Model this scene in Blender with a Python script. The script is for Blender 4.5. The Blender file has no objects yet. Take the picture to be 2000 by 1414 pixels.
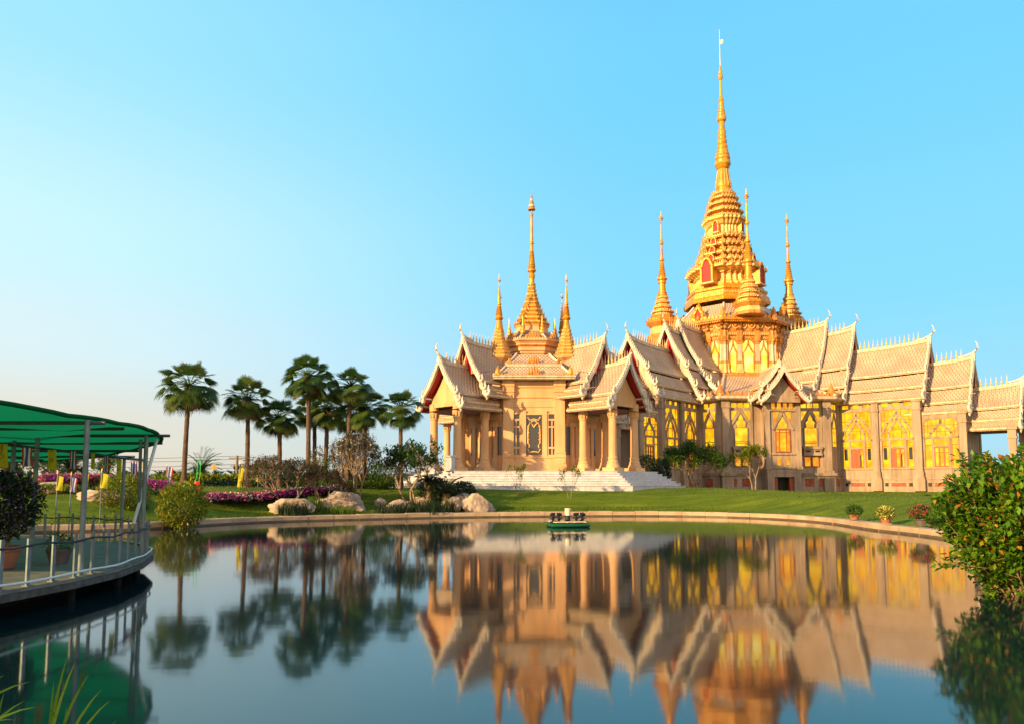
import bpy, bmesh, math, random
from mathutils import Matrix, Vector, noise
R = math.radians
scene = bpy.context.scene
# ------------------------------------------------------------------ camera
CAM_H = 1.65
PITCH = 5.0
FPX = 1450.0
cd = bpy.data.cameras.new("camera"); cam = bpy.data.objects.new("camera", cd)
scene.collection.objects.link(cam); scene.camera = cam
cd.sensor_width = 36; cd.lens = 36 * FPX / 2000
cam.location = (0, 0, CAM_H); cam.rotation_euler = (R(90 + PITCH), 0, 0)
HOR = 948
PY = HOR - FPX * math.tan(R(PITCH))
cd.shift_y = (PY - 707) / 2000
cd.clip_start = 0.1; cd.clip_end = 6000
# ------------------------------------------------------------------ light
SUN = Vector((-0.77, -0.64, 0)).normalized()
SUN_EL = 17
w = bpy.data.worlds.new("World"); scene.world = w; w.use_nodes = True
nt = w.node_tree; bg = nt.nodes["Background"]
sky = nt.nodes.new("ShaderNodeTexSky"); sky.sky_type = 'NISHITA'; sky.sun_disc = False
sky.sun_elevation = R(SUN_EL); sky.sun_rotation = math.atan2(SUN.x, SUN.y)
sky.air_density = 1.0; sky.dust_density = 0.6; sky.ozone_density = 4
# the evening sky: the Nishita sky graded by height and by bearing (pale glow low on the left, cyan on the right, bright warm fill added behind the camera to lift the shadows)
EXPOSURE = 0.95; SKY_STR = 0.15
tcw = nt.nodes.new("ShaderNodeTexCoord"); sx = nt.nodes.new("ShaderNodeSeparateXYZ"); nt.links.new(tcw.outputs['Generated'], sx.inputs[0])
def wmap(sock, a, b):
    q = nt.nodes.new("ShaderNodeMapRange"); q.interpolation_type = 'SMOOTHSTEP'; q.inputs[1].default_value = a; q.inputs[2].default_value = b
    nt.links.new(sock, q.inputs[0]); return q.outputs[0]
def wramp(stops):
    q = nt.nodes.new("ShaderNodeValToRGB"); q.color_ramp.interpolation = 'EASE'
    while len(q.color_ramp.elements) < len(stops): q.color_ramp.elements.new(.5)
    for e, (p, c) in zip(q.color_ramp.elements, stops): e.position = p; e.color = (*c, 1)
    nt.links.new(sx.outputs[2], q.inputs[0]); return q.outputs[0]
def wmix(f, a, b):
    q = nt.nodes.new("ShaderNodeMix"); q.data_type = 'RGBA'
    if isinstance(f, float): q.inputs[0].default_value = f
    else: nt.links.new(f, q.inputs[0])
    nt.links.new(a, q.inputs[6]); nt.links.new(b, q.inputs[7]); return q.outputs[2]
leftc = wramp([(0, (.84, .68, .50)), (.06, (.86, .77, .61)), (.17, (.76, .93, .95)), (.28, (.66, .98, 1.04)), (.5, (.40, .86, 1.05)), (.8, (.15, .5, .9))])
rightc = wramp([(0, (.44, .68, .80)), (.08, (.35, .73, .94)), (.25, (.25, .74, 1.02)), (.5, (.19, .69, 1.02)), (.8, (.12, .45, .9))])
backfill = wramp([(0, (2.1, 1.5, .85)), (.25, (1.6, 1.25, .92)), (.7, (.40, .60, .85))])
front = wmix(wmap(sx.outputs[0], -.62, .22), leftc, rightc)
allc = wmix(wmap(sx.outputs[1], .15, -.35), front, backfill)
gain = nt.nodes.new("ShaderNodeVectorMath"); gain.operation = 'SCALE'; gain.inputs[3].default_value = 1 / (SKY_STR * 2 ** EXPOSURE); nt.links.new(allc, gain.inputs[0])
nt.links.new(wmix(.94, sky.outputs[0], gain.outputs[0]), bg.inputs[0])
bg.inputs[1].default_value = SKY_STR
sd = bpy.data.lights.new("sun", 'SUN'); sun = bpy.data.objects.new("sun", sd); scene.collection.objects.link(sun)
sd.energy = 4.8; sd.angle = R(0.5); sd.color = (1.0, 0.67, 0.29)
sv = Vector((SUN.x * math.cos(R(SUN_EL)), SUN.y * math.cos(R(SUN_EL)), math.sin(R(SUN_EL))))
sun.rotation_euler = sv.to_track_quat('Z', 'Y').to_euler()
scene.view_settings.view_transform = 'Standard'; scene.view_settings.look = 'None'
scene.view_settings.exposure = EXPOSURE; scene.view_settings.gamma = 1
# ------------------------------------------------------------------ helpers
def ray(x, y):
    u = (x - 1000) / FPX; v = (PY - y) / FPX; c, s = math.cos(R(PITCH)), math.sin(R(PITCH))
    d = Vector((u, c - v * s, s + v * c)); return d / d.y
def at(x, y, Y): return ray(x, y) * Y + Vector((0, 0, CAM_H))          # a point Y metres ahead
def atz(x, y, z): r = ray(x, y); return r * ((z - CAM_H) / r.z) + Vector((0, 0, CAM_H))
def rnd(a, b): return random.uniform(a, b)
def tag(o, label, cat, group=None, kind=None):
    if kind: o['kind'] = kind
    if label: o['label'] = label
    if cat: o['category'] = cat
    if group: o['group'] = group
    return o
def empty(name, loc=(0, 0, 0), rz=0, sc=1):
    o = bpy.data.objects.new(name, None); scene.collection.objects.link(o)
    o.location = loc; o.rotation_euler = (0, 0, rz); o.scale = (sc,) * 3; o.empty_display_size = .2
    return o
def copy_tree(o, parent=None):
    c = o.copy(); scene.collection.objects.link(c)
    if parent: c.parent = parent
    for ch in [q for q in bpy.data.objects if q.parent == o]: copy_tree(ch, c)
    return c

class MB:
    def __init__(s): s.v = []; s.f = []; s.mi = []; s.uv = []; s.r = []; s.sm = []; s.M = Matrix(); s.mats = []; s.rv = 0.5
    def mid(s, m):
        if m not in s.mats: s.mats.append(m)
        return s.mats.index(m)
    def face(s, pts, m, uv=None, smooth=False):
        b = len(s.v)
        for p in pts: s.v.append(s.M @ Vector(p))
        s.f.append(tuple(range(b, b + len(pts)))); s.mi.append(s.mid(m)); s.uv.append(uv); s.r.append(s.rv); s.sm.append(smooth)
    def grid(s, rings, m, closed=False, smooth=True, uvs=None, flip=False):
        b = len(s.v); n = len(rings[0])
        for rg in rings:
            for p in rg: s.v.append(s.M @ Vector(p))
        k = s.mid(m)
        for i in range(len(rings) - 1):
            for j in range(n if closed else n - 1):
                j2 = (j + 1) % n
                q = (b + i * n + j, b + i * n + j2, b + (i + 1) * n + j2, b + (i + 1) * n + j)
                s.f.append(q[::-1] if flip else q); s.mi.append(k)
                s.uv.append([uvs[i][j], uvs[i][j2], uvs[i + 1][j2], uvs[i + 1][j]] if uvs else None)
                s.r.append(s.rv); s.sm.append(smooth)
    def box(s, x0, x1, y0, y1, z0, z1, m):
        if x0 > x1: x0, x1 = x1, x0
        if y0 > y1: y0, y1 = y1, y0
        p = [(x0, y0, z0), (x1, y0, z0), (x1, y1, z0), (x0, y1, z0), (x0, y0, z1), (x1, y0, z1), (x1, y1, z1), (x0, y1, z1)]
        for q in ((3, 2, 1, 0), (4, 5, 6, 7), (0, 1, 5, 4), (1, 2, 6, 5), (2, 3, 7, 6), (3, 0, 4, 7)): s.face([p[i] for i in q], m)
    def prism(s, poly, a, b, m, axis='z', mtop=None):
        """poly of 2-D points extruded from a to b; axis x: poly=(y,z); axis y: poly=(x,z); axis z: poly=(x,y)"""
        def P(q, h): return {'z': (q[0], q[1], h), 'x': (h, q[0], q[1]), 'y': (q[0], h, q[1])}[axis]
        n = len(poly); ar = sum(poly[i][0] * poly[(i + 1) % n][1] - poly[(i + 1) % n][0] * poly[i][1] for i in range(n))
        if ar < 0: poly = poly[::-1]
        if (a > b): a, b = b, a
        fl = axis == 'y'
        top = [P(q, b) for q in poly]; bot = [P(q, a) for q in poly]
        s.face(top[::-1] if fl else top, mtop or m); s.face(bot if fl else bot[::-1], m)
        for i in range(n):
            j = (i + 1) % n; q = [bot[i], bot[j], top[j], top[i]]; s.face(q[::-1] if fl else q, m)
    def lathe(s, prof, m, n=16, ring=None, c=(0, 0), cap=True, smooth=None):
        """prof: (r, z) or (r, z, material used above this ring)"""
        base = ring or [(math.cos(2 * math.pi * i / n), math.sin(2 * math.pi * i / n)) for i in range(n)]
        if smooth is None: smooth = ring is None and n > 8
        for i in range(len(prof) - 1):
            a, b = prof[i], prof[i + 1]; mm = a[2] if len(a) > 2 else m
            s.grid([[(c[0] + x * q[0], c[1] + y * q[0], q[1]) for x, y in base] for q in (a, b)], mm, closed=True, smooth=smooth)
        if cap:
            for q, fl in ((prof[0], 1), (prof[-1], 0)):
                pts = [(c[0] + x * q[0], c[1] + y * q[0], q[1]) for x, y in base]
                if q[0] > .005: s.face(pts[::-1] if fl else pts, m)
    def tube(s, path, rad, m, n=6):
        path = [Vector(p) for p in path]; rings = []
        for i, p in enumerate(path):
            t = (path[min(i + 1, len(path) - 1)] - path[max(i - 1, 0)]).normalized()
            a = t.cross(Vector((0, 0, 1)) if abs(t.z) < .9 else Vector((1, 0, 0))).normalized(); b = t.cross(a)
            r = rad[i] if isinstance(rad, (list, tuple)) else rad
            rings.append([p + (a * math.cos(2 * math.pi * k / n) + b * math.sin(2 * math.pi * k / n)) * r for k in range(n)])
        s.grid(rings, m, closed=True, flip=True)
        s.face(rings[0], m); s.face(rings[-1][::-1], m)
    def leaf(s, p, d, up, L, W, m, fold=.15):
        """one pointed leaf: two triangles each side of a bent midrib"""
        d = d.normalized(); sd_ = d.cross(up)
        if sd_.length < 1e-3: sd_ = d.cross(Vector((1, 0, .3)))
        sd_.normalize(); nn = sd_.cross(d)
        a = p; b = p + d * L * .5 + sd_ * W * .5 + nn * fold * W; c = p + d * L - nn * fold * L * .3; e = p + d * L * .5 - sd_ * W * .5 + nn * fold * W
        s.face([a, b, c, e], m, smooth=True)
    def build(s, name, parent=None, loc=None):
        me = bpy.data.meshes.new(name); me.from_pydata([tuple(v) for v in s.v], [], s.f)
        for m in s.mats: me.materials.append(m)
        me.polygons.foreach_set('material_index', s.mi); me.polygons.foreach_set('use_smooth', s.sm)
        if any(u is not None for u in s.uv):
            ul = me.uv_layers.new(name='UVMap'); flat = []
            for f, u in zip(s.f, s.uv):
                for i in range(len(f)): flat += list(u[i]) if u else [0, 0]
            ul.data.foreach_set('uv', flat)
        at_ = me.attributes.new('tone', 'FLOAT', 'FACE'); at_.data.foreach_set('value', s.r)
        me.update()
        o = bpy.data.objects.new(name, me); scene.collection.objects.link(o)
        if parent: o.parent = parent
        if loc is not None: o.location = loc
        return o

# ------------------------------------------------------------------ materials
def mat(name, col, rough=.7, col2=None, nscale=3, metal=0, bump=0, bscale=20, spec=.3, emit=None, estr=0, contrast=(.35, .65)):
    m = bpy.data.materials.new(name); m.use_nodes = True; n = m.node_tree; p = n.nodes['Principled BSDF']
    p.inputs['Roughness'].default_value = rough; p.inputs['Metallic'].default_value = metal
    p.inputs['Specular IOR Level'].default_value = spec
    p.inputs['Base Color'].default_value = (*col, 1)
    if col2 or bump:
        tc = n.nodes.new('ShaderNodeTexCoord')
    if col2:
        t = n.nodes.new('ShaderNodeTexNoise'); t.inputs['Scale'].default_value = nscale; t.inputs['Detail'].default_value = 6
        n.links.new(tc.outputs['Object'], t.inputs['Vector'])
        cr = n.nodes.new('ShaderNodeValToRGB'); cr.color_ramp.elements[0].position = contrast[0]; cr.color_ramp.elements[1].position = contrast[1]
        cr.color_ramp.elements[0].color = (*col, 1); cr.color_ramp.elements[1].color = (*col2, 1)
        n.links.new(t.outputs['Fac'], cr.inputs[0]); n.links.new(cr.outputs[0], p.inputs['Base Color'])
    if bump:
        t2 = n.nodes.new('ShaderNodeTexNoise'); t2.inputs['Scale'].default_value = bscale; t2.inputs['Detail'].default_value = 4
        n.links.new(tc.outputs['Object'], t2.inputs['Vector'])
        b = n.nodes.new('ShaderNodeBump'); b.inputs['Strength'].default_value = bump; b.inputs['Distance'].default_value = .05
        n.links.new(t2.outputs['Fac'], b.inputs['Height']); n.links.new(b.outputs[0], p.inputs['Normal'])
    if emit:
        p.inputs['Emission Color'].default_value = (*emit, 1); p.inputs['Emission Strength'].default_value = estr
    return m
def leafmat(name, c0, c1, trans=.35, rough=.5, extra=None):
    """leaf colour runs from c0 to c1 by the leaf's own tone; extra = colour of the few oldest leaves"""
    m = bpy.data.materials.new(name); m.use_nodes = True; n = m.node_tree; p = n.nodes['Principled BSDF']; out = n.nodes['Material Output']
    a = n.nodes.new('ShaderNodeAttribute'); a.attribute_name = 'tone'
    cr = n.nodes.new('ShaderNodeValToRGB'); cr.color_ramp.elements[0].color = (*c0, 1); cr.color_ramp.elements[1].color = (*c1, 1)
    cr.color_ramp.elements[1].position = .8
    if extra:
        for pos, c in extra:
            e = cr.color_ramp.elements.new(pos); e.color = (*c, 1)
    n.links.new(a.outputs['Fac'], cr.inputs[0]); n.links.new(cr.outputs[0], p.inputs['Base Color'])
    p.inputs['Roughness'].default_value = rough; p.inputs['Specular IOR Level'].default_value = .3
    tr = n.nodes.new('ShaderNodeBsdfTranslucent'); mx = n.nodes.new('ShaderNodeMixShader'); mx.inputs[0].default_value = trans
    n.links.new(cr.outputs[0], tr.inputs[0]); n.links.new(p.outputs[0], mx.inputs[1]); n.links.new(tr.outputs[0], mx.inputs[2])
    n.links.new(mx.outputs[0], out.inputs[0])
    return m
def tilemat(name, c0, c1, size, line):
    m = mat(name, c0, .6); n = m.node_tree; p = n.nodes['Principled BSDF']
    uv = n.nodes.new('ShaderNodeUVMap'); sp = n.nodes.new('ShaderNodeSeparateXYZ'); n.links.new(uv.outputs[0], sp.inputs[0])
    def mth(op, a, b=None):
        q = n.nodes.new('ShaderNodeMath'); q.operation = op
        for i, x in enumerate((a, b)):
            if x is None: continue
            if isinstance(x, (int, float)): q.inputs[i].default_value = x
            else: n.links.new(x, q.inputs[i])
        return q.outputs[0]
    U = mth('MULTIPLY', sp.outputs[0], 1 / size); V = mth('MULTIPLY', sp.outputs[1], 1 / size)
    row = mth('FLOOR', V); half = mth('MULTIPLY', mth('MODULO', row, 2), .5)
    fu = mth('FRACT', mth('ADD', U, half)); fv = mth('FRACT', V)
    # pointed tile: height falls towards the lower tip and to both sides
    side = mth('ABSOLUTE', mth('SUBTRACT', fu, .5))
    h = mth('SUBTRACT', 1.0, mth('ADD', mth('MULTIPLY', side, 1.3), mth('MULTIPLY', mth('SUBTRACT', 1.0, fv), .5)))
    b = n.nodes.new('ShaderNodeBump'); b.inputs['Strength'].default_value = 1.0; b.inputs['Distance'].default_value = .09
    n.links.new(h, b.inputs['Height']); n.links.new(b.outputs[0], p.inputs['Normal'])
    joint = mth('GREATER_THAN', mth('ADD', side, mth('MULTIPLY', mth('SUBTRACT', 1.0, fv), .12)), .44)
    cx = n.nodes.new('ShaderNodeMix'); cx.data_type = 'RGBA'; n.links.new(joint, cx.inputs[0])
    nz = n.nodes.new('ShaderNodeTexNoise'); nz.inputs['Scale'].default_value = .9; nz.inputs['Detail'].default_value = 5
    tc = n.nodes.new('ShaderNodeTexCoord'); n.links.new(tc.outputs['Object'], nz.inputs['Vector'])
    cr = n.nodes.new('ShaderNodeValToRGB'); cr.color_ramp.elements[0].color = (*c0, 1); cr.color_ramp.elements[1].color = (*c1, 1)
    cr.color_ramp.elements[0].position = .35; cr.color_ramp.elements[1].position = .7
    n.links.new(nz.outputs['Fac'], cr.inputs[0]); n.links.new(cr.outputs[0], cx.inputs[6]); cx.inputs[7].default_value = (*line, 1)
    n.links.new(cx.outputs[2], p.inputs['Base Color'])
    return m
def glowmat(name, c0, c1, strength, scale=2.0):
    """a pane lit from inside"""
    m = mat(name, (.10, .05, .006), .12, spec=.3); n = m.node_tree; p = n.nodes['Principled BSDF']
    tc = n.nodes.new('ShaderNodeTexCoord'); t = n.nodes.new('ShaderNodeTexNoise'); t.inputs['Scale'].default_value = scale; t.inputs['Detail'].default_value = 3
    n.links.new(tc.outputs['Object'], t.inputs['Vector'])
    cr = n.nodes.new('ShaderNodeValToRGB'); cr.color_ramp.elements[0].position = .38; cr.color_ramp.elements[1].position = .66
    cr.color_ramp.elements[0].color = (*c0, 1); cr.color_ramp.elements[1].color = (*c1, 1)
    n.links.new(t.outputs['Fac'], cr.inputs[0]); n.links.new(cr.outputs[0], p.inputs['Emission Color']); p.inputs['Emission Strength'].default_value = strength
    return m
TILE = tilemat('roof tile', (.43, .295, .20), (.56, .41, .29), .27, (.27, .175, .115))
TRIM = mat('cream trim', (.62, .48, .34), .6, (.54, .41, .29), 2, bump=.3, bscale=9)
WHITE = mat('white trim', (.72, .62, .52), .55, (.60, .51, .42), 3, bump=.5, bscale=7)
GOLD = mat('gold', (.74, .34, .018), .36, (.60, .23, .012), 2.5, metal=.25, bump=.35, bscale=6, spec=.5)
GOLDC = mat('gilded cream', (.76, .50, .20), .5, (.66, .38, .12), 2, bump=.4, bscale=6)
ORANGE = mat('gilt relief', (.66, .27, .05), .5, (.52, .19, .035), 4, bump=.6, bscale=8)
SAND = mat('pink sandstone', (.62, .34, .16), .75, (.68, .40, .20), .7, bump=.1, bscale=12)
CONC = mat('grey brown stone', (.33, .235, .17), .8, (.42, .305, .22), .6, bump=.15, bscale=10)
CONCD = mat('weathered stone', (.24, .18, .135), .85, (.33, .25, .19), 1.1, bump=.15, bscale=10)
RED = mat('red lacquer', (.42, .008, .012), .5)
SOFF = mat('soffit', (.20, .10, .07), .8); UNDER = mat('red eave board', (.30, .02, .018), .6)
MARB = mat('white marble', (.56, .56, .60), .5, (.48, .48, .52), 1.5)
def streaks(m, k=.35, sc=1.6):
    n = m.node_tree; p = n.nodes['Principled BSDF']; src = p.inputs['Base Color'].links[0].from_socket
    tc = n.nodes.new('ShaderNodeTexCoord'); mp = n.nodes.new('ShaderNodeMapping'); mp.inputs['Scale'].default_value = (sc, sc, sc * .09); n.links.new(tc.outputs['Object'], mp.inputs[0])
    t = n.nodes.new('ShaderNodeTexNoise'); t.inputs['Scale'].default_value = 1.6; t.inputs['Detail'].default_value = 7; t.inputs['Roughness'].default_value = .65; n.links.new(mp.outputs[0], t.inputs['Vector'])
    cr = n.nodes.new('ShaderNodeValToRGB'); cr.color_ramp.elements[0].position = .36; cr.color_ramp.elements[1].position = .58; cr.color_ramp.elements[0].color = (1 - k, 1 - k * 1.05, 1 - k * 1.1, 1); cr.color_ramp.elements[1].color = (1, 1, 1, 1)
    n.links.new(t.outputs['Fac'], cr.inputs[0]); x = n.nodes.new('ShaderNodeMix'); x.data_type = 'RGBA'; x.blend_type = 'MULTIPLY'; x.inputs[0].default_value = 1
    n.links.new(src, x.inputs[6]); n.links.new(cr.outputs[0], x.inputs[7]); n.links.new(x.outputs[2], p.inputs['Base Color'])
streaks(CONC, .38); streaks(CONCD, .4); streaks(SAND, .16); streaks(GOLD, .35, 3); streaks(GOLDC, .25, 3); streaks(WHITE, .3, 3); streaks(TRIM, .3, 2); streaks(MARB, .2, 2); streaks(ORANGE, .4, 3)
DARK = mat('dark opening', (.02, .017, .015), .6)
DGL = mat('dark glass', (.035, .035, .04), .08, spec=.6)
WOODR = mat('red brown casement', (.36, .085, .025), .5, (.26, .055, .02), 6)
GLOW = glowmat('lit yellow glass', (1.0, .33, .003), (1.0, .70, .015), .64, 1.7)
GLOWH = glowmat('bright lit glass', (1.0, .62, .015), (1.0, .96, .36), .82, .9)
GLOWO = glowmat('lit orange glass', (.9, .20, .003), (1.0, .56, .02), .47, 2.0)
FRET = mat('red brown fretwork', (.42, .10, .045), .7, (.20, .05, .03), 9, contrast=(.45, .55))
# ------------------------------------------------------------------ Thai roofs
def chofa_mb(mb, x, z, h=1.0, y=0):
    """horn finial sweeping out of the gable tip along +x"""
    pts = [(-1.0, -.02), (-.45, .06), (0, .22), (.22, .42), (.34, .66), (.33, .86), (.26, 1.02), (.17, 1.16)]
    rr = [.10, .13, .16, .13, .10, .075, .05, .012]
    mb.tube([(x + a * h, y, z + b * h) for a, b in pts], [r * .62 * h for r in rr], WHITE, 6)
    mb.tube([(x + .30 * h, y, z + .55 * h), (x + .46 * h, y, z + .62 * h), (x + .50 * h, y, z + .74 * h)], [.05 * h, .035 * h, .008], WHITE, 5)
def profile(layers, side):
    return [(side * a[0], a[1]) for L in layers for a in L]
def roof_tier(root, M, s0, s1, layers, rise=.25, gable='red', recess=.5, gz=None, crest=True, step=.37, ch=1.0, sc=1.0, chofa=True, edge=True, wallmat=None, tile=TILE):
    zr = layers[0][0][1]; wm = layers[-1][1][0]; zlow = layers[-1][1][1]
    def lift(x, wv): t = max(0, (x - s0) / (s1 - s0)); return rise * t ** 3 * (1 - abs(wv) / wm)
    N = 8; mb = MB(); mb.M = M
    for sd_ in (1, -1):
        for li, ((wa, za), (wb, zb)) in enumerate(layers):
            K = 5; ln = math.hypot(wb - wa, za - zb); rows = []; uvs = []
            for i in range(K + 1):
                t = i / K; sag = .045 * ln * math.sin(math.pi * t)
                yy = wa + (wb - wa) * t - sag * .6; zz = za + (zb - za) * t - sag
                rows.append([(s0 + (s1 - s0) * j / N, sd_ * yy, zz + lift(s0 + (s1 - s0) * j / N, yy)) for j in range(N + 1)])
                uvs.append([((s1 - s0) * j / N, 50 - ln * t + li * 7.3) for j in range(N + 1)])
            mb.grid(rows, tile, smooth=True, uvs=uvs, flip=sd_ < 0)
            low = rows[-1]; d = .20 * sc
            # moulded fascia under each layer
            fa = [[(p[0], p[1], p[2] + .03 * sc) for p in low], [(p[0], p[1] + sd_ * .05 * sc, p[2] + .03 * sc) for p in low], [(p[0], p[1] + sd_ * .05 * sc, p[2] - d * .55) for p in low],
                  [(p[0], p[1] - sd_ * .05 * sc, p[2] - d * .6) for p in low], [(p[0], p[1] - sd_ * .05 * sc, p[2] - d) for p in low]]
            mb.grid(fa, TRIM, smooth=False, flip=sd_ < 0)
            und = [[(p[0], p[1] * .985, p[2] - .12 * sc) for p in rg] for rg in rows]
            mb.grid(und, UNDER, smooth=False, flip=sd_ > 0)
    # ridge cap
    top = [(s0 + (s1 - s0) * j / N) for j in range(N + 1)]; q = .09 * sc
    mb.grid([[(x, -q * 1.6, zr + lift(x, 0) - .16 * sc) for x in top], [(x, -q * 1.2, zr + lift(x, 0) + .14 * sc) for x in top], [(x, q * 1.2, zr + lift(x, 0) + .14 * sc) for x in top], [(x, q * 1.6, zr + lift(x, 0) - .16 * sc) for x in top]], TRIM, smooth=False, flip=True)
    # ceiling
    zc = zlow - .16 * sc
    mb.face([(s0, -wm, zc), (s0, wm, zc), (s1 - .02, wm, zc), (s1 - .02, -wm, zc)], SOFF)
    if edge:   # row of small gilt leaves along the eave
        n = int((s1 - s0) / (.27 * sc))
        for sd_ in (1, -1):
            for li, L in enumerate(layers[-2:]):
                for i in range(n):
                    x = s0 + (i + .5) * (s1 - s0) / n; y = sd_ * (L[1][0] + .03 * sc); z = L[1][1] + .03 * sc; a = .10 * sc
                    mb.face([(x - a, y, z), (x + a, y, z), (x, y - sd_ * .03, z + .2 * sc)], GOLDC); mb.face([(x + a, y, z), (x - a, y, z), (x, y - sd_ * .03, z + .2 * sc)], GOLDC)
    mb.build('roof', root)
    # bargeboards with serrated crests and naga hooks
    bb = MB(); bb.M = M; t0, t1 = s1 - .02, s1 + .20 * sc
    for sd_ in (1, -1):
        for li, ((wa, za), (wb, zb)) in enumerate(layers):
            K = 7; pts = []
            ln = math.hypot(wb - wa, za - zb)
            for i in range(K + 1):
                t = i / K; sag = .045 * ln * math.sin(math.pi * t)
                pts.append((wa + (wb - wa) * t - sag * .6, za + (zb - za) * t - sag + rise * (1 - (wa + (wb - wa) * t) / wm)))
            up = [(sd_ * a, b + .16 * sc) for a, b in pts]; dn = [(sd_ * a, b - .26 * sc) for a, b in pts]
            for i in range(K):
                bb.prism([dn[i], dn[i + 1], up[i + 1], up[i]], t0, t1, WHITE, 'x')
            n = max(3, int(ln / (.24 * sc)))
            for i in range(n):
                f = (i + .2) / n * K; k = min(int(f), K - 1); fr = f - k
                y = up[k][0] + (up[k + 1][0] - up[k][0]) * fr; z = up[k][1] + (up[k + 1][1] - up[k][1]) * fr; a = .11 * sc
                bb.prism([(y - a * .2 * sd_, z + .02), (y + a * sd_, z - .16 * sc), (y + .15 * sd_ * sc, z + .24 * sc)], t0 + .05 * sc, t1 - .05 * sc, WHITE, 'x')
            y, z = sd_ * wb, zb
            last = li == len(layers) - 1; hh = sc * (1.15 if last else .9)
            bb.tube([((t0 + t1) / 2, y - sd_ * .25 * hh, z + .2 * hh), ((t0 + t1) / 2, y + sd_ * .02 * hh, z - .1 * hh), ((t0 + t1) / 2, y + sd_ * .22 * hh, z - .02 * hh), ((t0 + t1) / 2, y + sd_ * .26 * hh, z + .22 * hh), ((t0 + t1) / 2, y + sd_ * .20 * hh, z + .48 * hh), ((t0 + t1) / 2, y + sd_ * .24 * hh, z + .72 * hh)],
                    [.16 * hh, .19 * hh, .15 * hh, .11 * hh, .07 * hh, .012], WHITE, 6)
            bb.tube([((t0 + t1) / 2, y - sd_ * .02 * hh, z - .1 * hh), ((t0 + t1) / 2, y + sd_ * .08 * hh, z - .34 * hh), ((t0 + t1) / 2, y - sd_ * .05 * hh, z - .45 * hh)], [.13 * hh, .08 * hh, .02], WHITE, 5)
    zt = zr + rise
    bb.prism([(-.2 * sc, zt - .4 * sc), (.2 * sc, zt - .4 * sc), (.17 * sc, zt + .15 * sc), (0, zt + .42 * sc), (-.17 * sc, zt + .15 * sc)], t0 - .05, t1 + .03, WHITE, 'x')
    bb.build('bargeboard', root)
    if chofa:
        c = MB(); c.M = M; chofa_mb(c, s1 + .08 * sc, zr + rise + .12 * sc, ch); c.build('roof_horn', root)
    # pediment
    g = MB(); g.M = M; xg = s1 - recess
    H_ = []
    for (wa, za), (wb, zb) in layers:
        ln = math.hypot(wb - wa, za - zb)
        for t in (0, .25, .5, .75, 1):
            sag = .045 * ln * math.sin(math.pi * t); H_.append((max(0, wa + (wb - wa) * t - sag * .6 - .10 * sc), za + (zb - za) * t - sag - .22 * sc))
    P = H_ + [(-a, b) for a, b in H_[::-1]][:-1]
    if gz is not None:
        P = [(a, max(b, gz)) for a, b in P]
    g.prism(P, xg - .12, xg, {'red': TRIM, 'wall': wallmat or CONC}[gable], 'x')
    if gable == 'red':
        zb = max(gz or zlow, zlow + (zr - zlow) * .35); q_ = wm * .40 * (zr - zb) / (zr - zlow); g.prism([(-q_, zb), (q_, zb), (0, zr - .5 * sc)], xg, xg + .04, RED, 'x')
    if gable == 'wall':
        ww = wm * .8
        g.box(xg, xg + .08, -ww, ww, (gz or zlow) - .25, (gz or zlow) + .06, wallmat or CONC)
    else:
        for i in range(5):   # gilt brackets on the red board
            y = (-2 + i) * wm * .22
            g.box(xg + .04, xg + .08, y - .06 * sc, y + .06 * sc, (gz or zlow), (gz or zlow) + (zr - (gz or zlow)) * .35 * (1 - abs(i - 2) * .25), GOLDC)
    g.build('pediment', root)
    if crest:
        x = s0 + .25; rest = MB(); rest.M = M; src = None
        while x < s1 - .55 * ch:
            z = zr + lift(x, 0) + .12 * sc; many = root.get('spikes', 0) >= 100
            mb = rest if many else MB()
            if many or src is None:
                h = z if many else 0
                mb.lathe([(.075 * sc, h), (.10 * sc, h + .07 * sc), (.05 * sc, h + .14 * sc), (.09 * sc, h + .24 * sc), (.05 * sc, h + .38 * sc), (.028 * sc, h + .6 * sc, WHITE), (.004, h + .92 * sc)], GOLDC, 5, c=(x, 0) if many else (0, 0))
                if not many: src = o = mb.build('ridge_spike', root)
            else:
                o = src.copy(); scene.collection.objects.link(o); o.parent = root
            if not many: o.location = M @ Vector((x, 0, z)); root['spikes'] = root.get('spikes', 0) + 1
            x += step * sc
        if rest.f: q = rest.build('ridge_cresting', root); q['kind'] = 'stuff'

def octring(): 
    t = math.tan(math.pi / 8)
    return [(1, t), (t, 1), (-t, 1), (-1, t), (-1, -t), (-t, -1), (t, -1), (1, -t)]
OCT = octring()
def redring():
    q = [(1, .42), (.87, .42), (.87, .6), (.735, .6), (.735, .735), (.6, .735), (.6, .87), (.42, .87), (.42, 1)]
    r = []
    for k in range(4):
        c, s = round(math.cos(k * math.pi / 2)), round(math.sin(k * math.pi / 2))
        r += [(x * c - y * s, x * s + y * c) for x, y in q]
    return r
RDN = redring()
def RZ(a): return Matrix.Rotation(R(a), 4, 'Z')
def antefixes(mb, ring, r, z, h, m, every=1, lean=.25):
    n = len(ring)
    for i in range(0, n, every):
        x, y = ring[i]; l = math.hypot(x, y); ux, uy = x / l, y / l; b = (x * r, y * r)
        tx, ty = -uy, ux; a = h * .42
        tip = (b[0] + ux * h * lean, b[1] + uy * h * lean, z + h)
        p = [(b[0] + tx * a, b[1] + ty * a, z), (b[0] - tx * a, b[1] - ty * a, z), (b[0] - ux * a * .8, b[1] - uy * a * .8, z)]
        mb.face([p[0], p[1], tip], m); mb.face([p[1], p[2], tip], m); mb.face([p[2], p[0], tip], m)
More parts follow.
